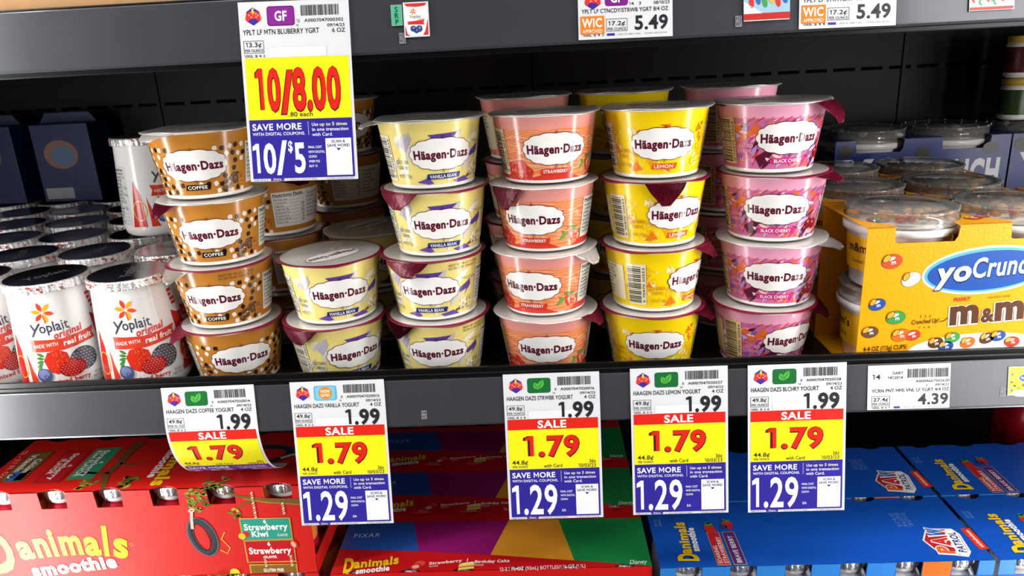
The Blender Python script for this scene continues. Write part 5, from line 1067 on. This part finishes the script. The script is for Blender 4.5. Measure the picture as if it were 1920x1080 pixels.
for i, x in enumerate((0.3400, 0.5370)):        # a larger size of the same kind of pack
    crunch_pack(True, x, 0.3300, 0.0013, ('dark blue yogurt multipack at the back, left of its blue neighbour', 'dark blue yogurt multipack at the back by the right frame edge')[i], GBL).scale = (1.16, 1.16, 1.16)

# ------------------------------------------------------------------ goods added at both back ends in place of reflections
def jar(x, y, z, hx, label):  # added jars, standing in for the goods reflected at the far right
    t = thing('reflection_jar', label, 'jar', (x, y, z), (0, 0, 0), 'added jars standing in for reflections')
    mb = MB(); mb.lathe([(0, 0.0), (0.0150, 0.0), (0.0175, 0.002), (0.0180, 0.006), (0.0180, 0.034), (0.0165, 0.0385), (0, 0.0385)], [WHITE, WHITE, WHITE, ink(hx), WHITE, WHITE], 32); mb.obj('jar_body', t)
    mb = MB(); mb.lathe([(0, 0.0460), (0.0165, 0.0460), (0.0172, 0.0450), (0.0172, 0.0385), (0.0160, 0.0385)], ink('#c8a83a'), 40, lambda a, r, z: 0.0003 * math.sin(20 * a) if r > 0.017 else 0); mb.obj('jar_cap', t)
for k in range(2):
    for i in range(4):
        jar(0.560 + 0.040 * i, 0.372, 0.1500 + 0.0470 * k, ('#2c4218', '#5a5212', '#521c14', '#1c3a30')[(i + 2 * k) % 4], '%s jar standing in for reflected goods, %s in the %s row on the right dark blue pack' % (('green', 'yellow', 'red', 'teal')[(i + 2 * k) % 4], ('first', 'second', 'third', 'fourth')[i], ('lower', 'upper')[k]))  # inks darkened so the stand-in jars look dim
for i, x in enumerate((-0.735, -0.635)):  # cartons added in place of a reflection, coloured dark to look dim
    t = thing('reflection_carton', ('blue carton standing in for a reflection, far left on the back row of tubs', 'blue carton standing in for a reflection, second from the far left on tubs')[i], 'carton', (x, 0.40, 0.0987), (0, 0, 0), 'added cartons standing in for reflections')
    mb = MB(); mb.box((0, 0, 0), (0.075, 0.05, 0.098), mat('carton_navy', '#0d1c50', 0.5), 0.001)
    A = Art(); A.ell(0.034, 0.060, 0.022, 0.018, '#7a3a1c', 1); A.ell(0.036, 0.058, 0.015, 0.013, '#1f5078', 2); A.rect(0.004, 0.004, 0.040, 0.018, '#8a8c90', 1); A.emit(mb, flat((0, -0.0001, 0), (1, 0, 0), (0, 0, 1))); mb.obj('box', t)
    mb = MB(); mb.prism([(0, 0), (0.075, 0), (0.066, 0.012), (0.009, 0.012)], 0, 0.0006, flat((0, 0.025, 0.098), (1, 0, 0), (0, 0, 1)), mat('carton_navy', '#0d1c50', 0.5)); mb.obj('top_flap', t)

# ------------------------------------------------------------------ red jug low at the right, tray on the upper shelf
mb = MB(); REDJ = mat('red_jug', '#a8101c', 0.22); mb.lathe([(0, 0.0), (0.040, 0.0), (0.045, 0.004), (0.046, 0.03), (0.045, 0.09), (0.040, 0.115), (0.026, 0.132), (0.0165, 0.140), (0.0165, 0.150), (0, 0.150)], REDJ, 48)
t = thing('juice_jug', 'dark red jug standing behind the blue packs at the right edge', 'jug', (0.563, 0.245, -0.258)); mb.obj('jug_body', t)
mb = MB(); mb.lathe([(0.0, 0.168), (0.0170, 0.168), (0.0185, 0.166), (0.0185, 0.149), (0.0168, 0.149)], mat('jug_cap', '#d8d4d0', 0.4), 40, lambda a, r, z: 0.0003 * math.sin(24 * a) if r > 0.018 else 0); mb.obj('jug_cap', t)
CARD = mat('corrugated_card', '#b98d5e', 0.7, noise=0.1, nscale=60)
t = thing('cardboard_tray', 'brown cardboard tray on the upper shelf at the top left corner', 'cardboard tray', (-0.62, 0.0085, 0.272))
mb = MB(); mb.prism([(0, 0), (0.425, 0), (0.425, 0.040), (0.405, 0.052), (0.020, 0.052), (0, 0.040)], -0.003, 0, flat((0, 0, 0), (1, 0, 0), (0, 0, 1)), CARD); mb.obj('front_wall', t)
mb = MB(); mb.box((0, 0.003, 0), (0.425, 0.20, 0.003), CARD); mb.box((0, 0.003, 0.003), (0.003, 0.20, 0.05), CARD); mb.box((0.422, 0.003, 0.003), (0.425, 0.20, 0.05), CARD); mb.box((0.003, 0.197, 0.003), (0.422, 0.20, 0.05), CARD); mb.obj('tray_body', t)

bpy.data.objects.remove(_fo)
